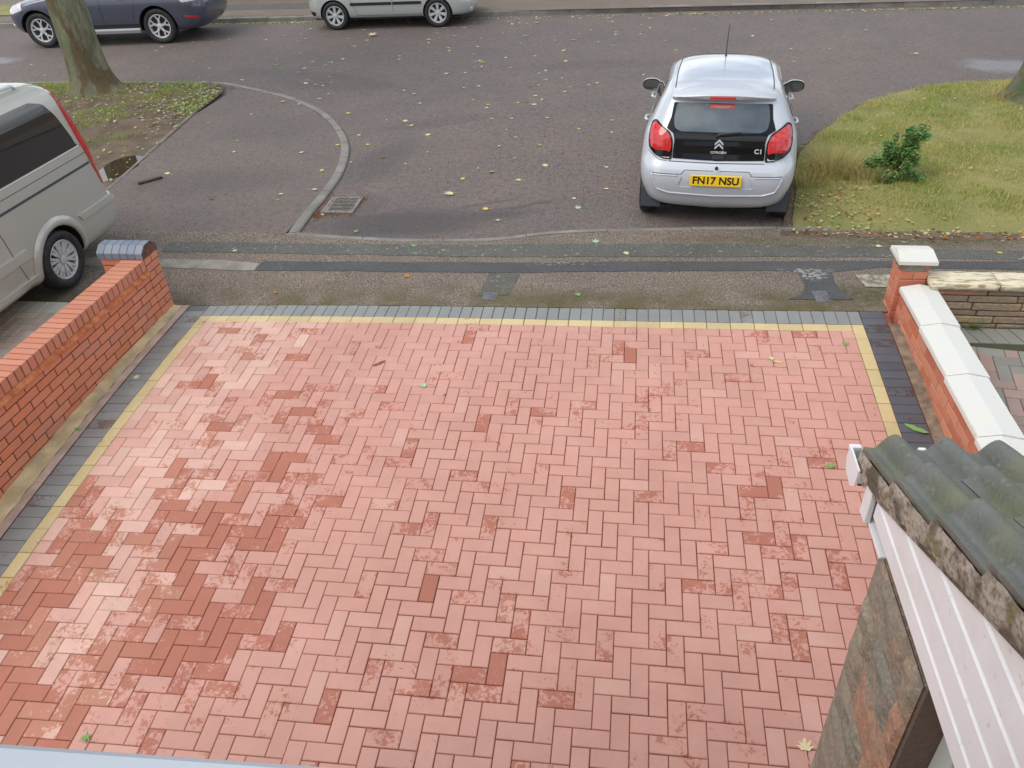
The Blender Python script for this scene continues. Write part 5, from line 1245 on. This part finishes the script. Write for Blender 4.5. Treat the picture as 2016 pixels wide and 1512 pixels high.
# dry tussocks and the dark shrub
def tussock(label, x, y, n, r, h, seed, lean=(0, 0), group=None):
    rnd = random.Random(seed); mb = MB()
    for k in range(n):
        a = rnd.uniform(0, 6.28); q = r * rnd.random() ** .6; bx, by = q * math.cos(a), q * math.sin(a); hh = h * rnd.uniform(.45, 1); sp = rnd.uniform(.3, .9)
        dx, dy = math.cos(a) * sp * hh + lean[0] * hh, math.sin(a) * sp * hh * .6 + lean[1] * hh; w = .0035; pa = rnd.uniform(0, 6.28); wx, wy = w * math.cos(pa), w * math.sin(pa)
        P = [(bx + dx * t * t, by + dy * t * t, hh * (t - .35 * t * t * sp)) for t in (0, .4, .75, 1)]
        c = vary(rnd.choice([srgb(222, 200, 146, .95), srgb(200, 178, 122, .95), srgb(184, 170, 112, .95), srgb(150, 156, 84, .9)]), .12) + (1,)
        b = []
        for i, (px_, py_, pz_) in enumerate(P[:3]): b += [(px_ - wx * (1 - i * .25), py_ - wy * (1 - i * .25), pz_), (px_ + wx * (1 - i * .25), py_ + wy * (1 - i * .25), pz_)]
        b.append(P[3]); mb.add(b, [(0, 1, 3, 2), (2, 3, 5, 4), (4, 5, 6)], c)
    o = mb.build('grass_tussock', M['grass'], fix=False); o.location = (x, y, zvr(x, y)); return tag(o, label, 'grass tuft', group)
tussock('tall straw coloured grass tussock between the silver hatchback and the shrub', 6.30, 3.72, 420, .26, .42, 1)
tussock('low dry grass tuft against the rear right wheel of the silver hatchback', 5.98, 3.45, 150, .18, .26, 2)
tussock('dry grass tuft leaning out at the left foot of the dark green shrub', 6.62, 3.45, 220, .22, .30, 4)
tussock('sparse tuft of long pale stems beside the right-hand tree', 9.05, 6.65, 60, .2, .3, 6)
rnd = random.Random(9); sh = empty('shrub', (6.93, 3.55, .01), 0, 'small dark green leafy shrub standing alone on the right verge', 'shrub'); sh.scale = (.92, .92, .82)
st = MB(); lf = MB()
def clump(cx, cy, cz, rx, rz_, n):
    for k in range(n):
        v = Vector((rnd.gauss(0, 1), rnd.gauss(0, 1), rnd.gauss(0, 1))); v.normalize(); v *= rnd.random() ** .45
        p = Vector((cx + v.x * rx, cy + v.y * rx * .8, cz + v.z * rz_)); s = rnd.uniform(.012, .026)
        a = rnd.uniform(0, 6.28); u = Vector((math.cos(a), math.sin(a), rnd.uniform(-.5, .5))) * s; w = Vector((-math.sin(a), math.cos(a), rnd.uniform(-.6, .6))) * s * .55
        c = vary(rnd.choice([srgb(98, 142, 72, .95), srgb(124, 168, 92, .95), srgb(78, 118, 62, .95), srgb(146, 184, 106, .95)]), .15) + (1,)
        lf.add([p - u, p - u * .1 + w, p + u, p - u * .1 - w], [(0, 1, 2, 3)], c)
for k in range(34):
    a = rnd.uniform(0, 6.28); R_ = rnd.uniform(.05, .30); h = rnd.uniform(.22, .62) * (1.15 if math.cos(a) > 0 else .85)
    tip = Vector((R_ * math.cos(a) + .03, R_ * math.sin(a) * .8, h)); mid = Vector((tip.x * .4, tip.y * .4, h * .55)); st.tube([(rnd.uniform(-.05, .05), rnd.uniform(-.05, .05), 0), mid, tip], [.005, .004, .002], 5, srgb(96, 84, 54))
    clump(tip.x, tip.y, tip.z, rnd.uniform(.05, .10), rnd.uniform(.05, .11), 95); clump((mid.x + tip.x) / 2, (mid.y + tip.y) / 2, (mid.z + tip.z) / 2, .07, .07, 45)
clump(-.12, -.16, .10, .16, .09, 420); clump(.20, -.10, .08, .16, .07, 300); clump(-.30, -.02, .24, .12, .10, 260)
st.build('stem', M['grass'], sh); lf.build('foliage', M['shrub'], sh, fix=False)

# ------------------------------------------------------------------ drain, covers, timber, stones
dgv = empty('drain_grating', (.45, 2.74, -.066), rad(1), 'cast iron road drain grating with slots, beside the end of the curved kerb', 'drain'); bpy.context.view_layer.update()
zR = -.0
mb = MB(); mb.box(-.20, .20, -.235, -.195, -.03, .010, .004); mb.box(-.20, .20, .195, .235, -.03, .010, .004); mb.box(-.20, -.16, -.195, .195, -.03, .010, .004); mb.box(.16, .20, -.195, .195, -.03, .010, .004)
mb.build('frame', M['iron'], dgv)
for k in range(9): mb = MB(); mb.box(-.125, .16, -.184 + k * .043, -.168 + k * .043, -.03, .005, .003); mb.build('bar', M['iron'], dgv)
mb = MB(); mb.box(-.16, -.125, -.195, .195, -.03, .007, .003); mb.build('hinge_plate', M['iron'], dgv)
mb = MB(); mb.add([(-.16, -.195, .0015), (.16, -.195, .0015), (.16, .195, .0015), (-.16, .195, .0015)], [(0, 1, 2, 3)]); mb.build('slot_shade', M['hole'], dgv, fix=False)  # flat black sheet stands in for the shade down the drain
def cover(x, y, w, d, label, rz=0):
    z = H(x, y); e = empty('service_cover', (x, y, z), rz, label, 'cover'); mb = MB(); mb.box(-w / 2, w / 2, -d / 2, d / 2, -.02, .007, .003); mb.build('frame', M['iron_dark'], e)
    mb = MB(); mb.box(-w / 2 + .012, w / 2 - .012, -d / 2 + .012, d / 2 - .012, .0, .009, .002)
    for k in range(4): mb.box(-w / 2 + .02, w / 2 - .02, -d / 2 + .022 + k * (d - .05) / 3.5, -d / 2 + .032 + k * (d - .05) / 3.5, .009, .0105, .0005)
    mb.build('lid', M['iron_dark'], e)
cover(2.62, .50, .135, .135, 'small square metal service cover in the pavement near the driveway middle')
cover(5.60, .52, .13, .2, 'small metal service cover in the dark tarmac patch by the right pillar', rad(4))
mb = MB(); mb.box(-.16, .16, -.03, .03, 0, .03, .004); o = mb.build('timber_offcut', M['wood']); o.location = (-2.42, 3.42, -.052); o.rotation_euler = (0, 0, rad(48)); tag(o, 'short wet timber offcut lying on the tarmac near the puddle', 'timber')

# ------------------------------------------------------------------ leaves
def leafmesh(kind, seed):
    rnd = random.Random(seed); mb = MB()
    if kind == 'maple':
        pts = []; lob = [(0, 1.0), (.62, .86), (1.3, .66), (-.62, .86), (-1.3, .66)]
        angs = sorted([(a, r) for a, r in lob]); out_ = []
        for i, (a, r) in enumerate(angs):
            out_ += [(a - .20, r * .66), (a - .09, r * .80), (a, r), (a + .09, r * .80), (a + .20, r * .66)]
            if i < 4: out_.append(((a + angs[i + 1][0]) / 2, .36))
        out_ += [(2.2, .30), (2.9, .12), (-2.9, .12), (-2.2, .30)]
        ring = [(r * math.sin(a) * rnd.uniform(.92, 1.05), r * math.cos(a)) for a, r in out_]
    else:
        ring = [(.28 * math.sin(t) * (1 + .15 * math.sin(t * 7)), math.cos(t)) for t in [2 * math.pi * i / 16 for i in range(16)]]
    n = len(ring); cx, cy = rnd.uniform(.2, .5), rnd.uniform(-.4, .4)
    def Z(x, y): return .02 + .22 * max(0, cx * x * x * 1.6 + .3 * y * y + cy * x * y) + rnd.uniform(0, .03)
    vs = [(0, 0, .03)] + [(x * .5, y * .5, Z(x * .5, y * .5)) for x, y in ring] + [(x, y, Z(x, y)) for x, y in ring]
    fs = [(0, 1 + i, 1 + (i + 1) % n) for i in range(n)] + [(1 + i, 1 + n + i, 1 + n + (i + 1) % n, 1 + (i + 1) % n) for i in range(n)]
    return vs, fs
LV = [leafmesh('maple', k) for k in range(5)] + [leafmesh('oval', k + 9) for k in range(2)]
LCOL = {'green': srgb(126, 168, 92, .95), 'pale': srgb(206, 216, 160, .98), 'yellow': srgb(220, 206, 104, .95), 'straw': srgb(222, 206, 160, .95), 'brown': srgb(140, 96, 62, .85), 'silver': srgb(180, 204, 176, .9), 'orange': srgb(200, 128, 60, .9)}
protos = {}
def leaf(x, y, z, s, col, label, group=None, rz=None, v=None, stem=True):
    v = random.randrange(5) if v is None else v; key = (v, col, stem)
    if key not in protos:
        vs, fs = LV[v]; mb = MB(); mb.add(vs, fs, LCOL[col]); mb.tube([(0, -.1, .03), (.05, -.6, .05), (.15, -1.1, .02)], [.03, .022, .02], 5, tuple(q * .9 for q in LCOL[col][:3]) + (1,))
        o = mb.build('fallen_leaf', M['leaf'], fix=False); protos[key] = o
    else:
        o = protos[key].copy(); COL.objects.link(o)
    o.location = (x, y, z); o.scale = (s, s, s); o.rotation_euler = (random.uniform(-.1, .1), random.uniform(-.1, .1), random.uniform(0, 6.28) if rz is None else rz)
    o.name = 'fallen_leaf'; tag(o, label, 'leaf', group); 
    return o
def DL(x, y): return D(x, y, .003)
for (x, y, s, c, v, lab) in [(2.31, -.89, .060, 'silver', 0, 'pale silvery green maple leaf lying near the middle of the red driveway'), (5.70, -.19, .052, 'green', 1, 'green leaf in the far right corner of the red paving'),
        (5.34, -1.58, .055, 'green', 2, 'green star-shaped leaf on the red paving beside the gutter end'), (6.01, -1.17, .085, 'green', 5, 'long serrated green leaf lying on the dark grey edge blocks'),
        (4.89, -3.60, .075, 'straw', 3, 'cream dried leaf on the red paving beside the stone porch corner'), (5.08, -.40, .045, 'pale', 4, 'curled pale green leaf above the right part of the driveway'), (5.13, -.44, .04, 'yellow', 6, 'narrow yellow seed wing beside the curled pale leaf'),
        (1.07, -3.87, .05, 'green', 2, 'bright green leaf near the window sill at the bottom left'), (-.23, -.86, .05, 'pale', 1, 'small yellow-green leaf on the grey blocks beside the left wall'), (1.85, -.62, .06, 'brown', 6, 'thin brown twig-like leaf on the upper left of the driveway'), (2.49, -1.0, .025, 'brown', 1, 'tiny dark brown leaf scrap below the silvery leaf'), (-.34, -1.53, .05, 'green', 5, 'green weed sprig in the crack beside the concrete strip')]:
    p = DL(x, y); leaf(p[0], p[1], p[2], s, c, lab, v=v)
for (x, y, s, c, lab) in [(1.73, .91, .062, 'orange', 'curled orange-brown leaf on the dark tarmac strip'), (1.60, 1.61, .06, 'green', 'crumpled bright green leaf on the pavement below the wet stain'), (1.97, 1.51, .045, 'green', 'small green leaf right of the crumpled bright green one'),
        (3.88, 1.50, .055, 'pale', 'pale green leaf on the old tarmac strip left of the hatchback bumper'), (6.38, 1.81, .055, 'pale', 'light green leaf on the pavement behind the white-capped pillar'), (3.46, .53, .055, 'green', 'dark green leaf at the edge of the pavement above the grey blocks'), (7.49, 1.71, .045, 'yellow', 'yellow leaf on the pavement beyond the stone wall'), (.46, .57, .04, 'orange', 'orange leaf scrap on the brown pavement right of the left pillar'), (3.55, 1.78, .07, 'silver', 'flattened whitish leaf near the dropped kerb'), (-.35, 1.45, .05, 'pale', 'pale leaf just beyond the blue brick pillar cap')]:
    leaf(x, y, H(x, y) + .006, s, c, lab)
for (x, y, s, c, lab) in [(1.72, 3.13, .11, 'pale', 'large pale green maple leaf above the wet stain on the road'), (-.04, 2.30, .085, 'pale', 'large pale yellow-green leaf on the tarmac beside the straight kerb end'), (-1.88, 12.1, .16, 'straw', 'big curled tan leaf on the road in front of the far silver hatchback'), (.84, 1.99, .05, 'green', 'folded green leaf by the dropped kerb below the grating')]:
    leaf(x, y, -.066, s, c, lab)
def roadz(x, y): return -.08 - .02 * sm((y - 4) / 6) + .008 * math.sin(x * .8) * math.sin(y * .7)
rn = random.Random(21); n = 0
while n < 250:                                                # leaves scattered over road and apron
    x = rn.uniform(-9, 9.5); y = 2.1 + 11.6 * rn.random() ** .8
    if abs(x - 4.9) < 1.0 and 2.0 < y < 5.9: continue
    if inside(x, y, vr) or inside(x, y, vl) or x > 7.5 and rn.random() < .3: continue
    dens = math.exp(-((x + .3) / 4.2) ** 2) * .9 + .28
    if rn.random() > dens: continue
    ap_ = inside(x, y, ap); z = (-.053 if ap_ else roadz(x, y)) + .006
    c = rn.choice(['pale'] * 6 + ['yellow'] * 3 + ['straw'] * 4 + ['green', 'silver', 'brown', 'green'])
    place = 'the tarmac inside the curved kerb' if ap_ else ('the brown road beyond the curved kerb' if y > 6 else 'the brown road before the silver hatchback')
    leaf(x, y, z, rn.choice([rn.uniform(.030, .055), rn.uniform(.045, .080)]), c, 'small fallen %s leaf scattered on %s' % ({'straw': 'straw coloured', 'pale': 'pale green', 'silver': 'silvery'}.get(c, c), place), '%s leaves on %s' % (c, place)); n += 1
# fine litter nobody could count
def litter(name, pts, label, cols, size=(.006, .02), up=.004):
    mb = MB(); rr = random.Random(5)
    for x, y, z in pts:
        a = rr.uniform(0, 6.28); s = rr.uniform(*size); w = s * rr.uniform(.25, .8); u = Vector((math.cos(a), math.sin(a), rr.uniform(-.3, .3))) * s; v = Vector((-math.sin(a), math.cos(a), rr.uniform(-.3, .3))) * w; p = Vector((x, y, z + up + rr.uniform(0, .006)))
        mb.add([p - u, p + v, p + u * .8, p - v], [(0, 1, 2, 3)], vary(rr.choice(cols), .15) + (1,))
    return tag(mb.build(name, M['grass'], fix=False), label, 'litter', kind='stuff')
BR = [srgb(170, 104, 66, .85), srgb(150, 96, 64, .85), srgb(190, 124, 76, .85), srgb(120, 84, 60, .85)]
def cl(cx, cy, rx, ry, n, zf, rr=random.Random(8)): return [(cx + rr.gauss(0, rx), cy + rr.gauss(0, ry), 0) for _ in range(n)]
P = []
for (cx, cy, rx, ry, n) in [(.24, 2.5, .05, .12, 200), (.36, 2.48, .12, .035, 170), (.62, 2.92, .05, .10, 130), (.22, 2.85, .03, .15, 110), (-.02, 1.98, .08, .07, 170), (.45, 2.70, .15, .16, 60), (2.2, 4.6, .9, .5, 220), (2.8, 3.6, .7, .3, 120), (3.3, 5.5, .8, .5, 160), (-2.2, 8.2, .8, .18, 200), (3.4, 4.3, .3, .6, 90), (2.4, 3.9, 1.6, 1.2, 260), (1.0, 6.5, 2.5, 2, 160), (8.4, 9.6, .5, .12, 120), (7.2, 9.3, .5, .08, 70), (4.3, 2.15, 1.2, .06, 60)]:
    for x, y, _ in cl(cx, cy, rx, ry, n, None): P.append((x, y, roadz(x, y) if y > 1.9 else H(x, y)))
litter('litter', P, 'rust brown seed litter strewn over the road and round the drain', BR, (.006, .016))
P = []; rr = random.Random(4)
for k in range(900):
    x = rr.uniform(-9, 14); y = 13.86 - abs(rr.gauss(0, .07)); x = x if rr.random() < .55 else rr.choice([rr.gauss(-5.3, .9), rr.gauss(-4.2, .5), rr.gauss(5.2, .4), rr.gauss(10, 1)]); P.append((x, y, -.1))
litter('leaf_litter', P, 'yellow and green leaf litter collected along the far kerb', [LCOL[k][:3] for k in ('yellow', 'pale', 'straw', 'green')], (.02, .055))
P = []
for k in range(420):
    x = rr.uniform(5.7, 10.2); y = rr.uniform(2.1, 7.6)
    if rr.random() < .5: x = 5.75 + abs(rr.gauss(0, .5)); y = rr.uniform(2.1, 3.2)
    if inside(x, y, vr): P.append((x, y, zvr(x, y) + .02))
for k in range(260):
    t = rr.random(); i = rr.randrange(0, 7); a, b = vr[i], vr[i + 1]; x = a[0] + (b[0] - a[0]) * t - abs(rr.gauss(0, .05)); y = a[1] + (b[1] - a[1]) * t; P.append((x, y, -.075))
for k in range(330): P.append((rr.uniform(5.6, 10), 2.10 + rr.gauss(0, .06), -.045))
litter('leaf_litter', P, 'dry leaf fragments scattered on the right verge and its edge', [LCOL[k][:3] for k in ('straw', 'pale', 'orange', 'straw', 'brown')], (.014, .034))
P = []
for k in range(1500):
    x = rr.uniform(-7.5, -2.9); y = rr.uniform(5.6, 8.3) if rr.random() < .8 else rr.uniform(3, 6)
    if rr.random() < .35: x = -3.5 + rr.gauss(0, .25); y = 7.0 + rr.gauss(0, .6)
    if inside(x, y, vl): P.append((x, y, zvl(x, y) + .02))
litter('leaf_litter', P, 'pale green leaves and brown litter around the foot of the left tree', [LCOL[k][:3] for k in ('pale', 'pale', 'straw', 'brown', 'silver')], (.018, .045))
P = []
for k in range(500): x = rr.uniform(-6, 9); y = rr.uniform(.5, 2.0); P.append((x, y, H(x, y)))
for k in range(900):
    x = rr.uniform(-3, 6); y = rr.uniform(2.1, 11); P.append((x, y, roadz(x, y) if not inside(x, y, ap) else -.053))
litter('grit', P, 'pale grit specks on the pavement and road', [srgb(200, 192, 180, .85), srgb(176, 164, 150, .85)], (.003, .008), .002)
# moss and weeds at the foot of the stone wall, plant in the gutter
def weed(name, label, x, y, z, n, r, cols, h=.03, parent=None):
    mb = MB(); q = random.Random(int(x * 100))
    for k in range(n):
        a = q.uniform(0, 6.28); d = r * q.random(); p = Vector((d * math.cos(a) * 1.6, d * math.sin(a) * .6, q.uniform(0, h))); s = q.uniform(.008, .02); b = q.uniform(0, 6.28)
        u = Vector((math.cos(b), math.sin(b), q.uniform(-.2, .8))) * s; v = Vector((-math.sin(b), math.cos(b), 0)) * s * .4; mb.add([p - u * .3, p + v, p + u, p - v], [(0, 1, 2, 3)], vary(q.choice(cols), .15) + (1,))
    o = mb.build(name, M['shrub'], fix=False)
    if parent is not None: o.parent = parent
    o.location = (x, y, z); return tag(o, label, 'weed') if label else o
GRN = [srgb(110, 136, 60, .8), srgb(134, 150, 70, .8), srgb(92, 116, 54, .8)]
weed('weed', 'small weed with green leaves at the foot of the stone wall near the slabs', 6.72, .06, .065, 90, .05, GRN)
weed('weed', 'weed clump mixed with orange leaves further right at the stone wall foot', 7.25, .05, .065, 160, .07, GRN + BR)
weed('weed', 'dark green weed growing in the open end of the white porch gutter', 4.690, -3.885, 1.850, 120, .022, [srgb(60, 96, 48, .7), srgb(80, 120, 60, .7)], .05)
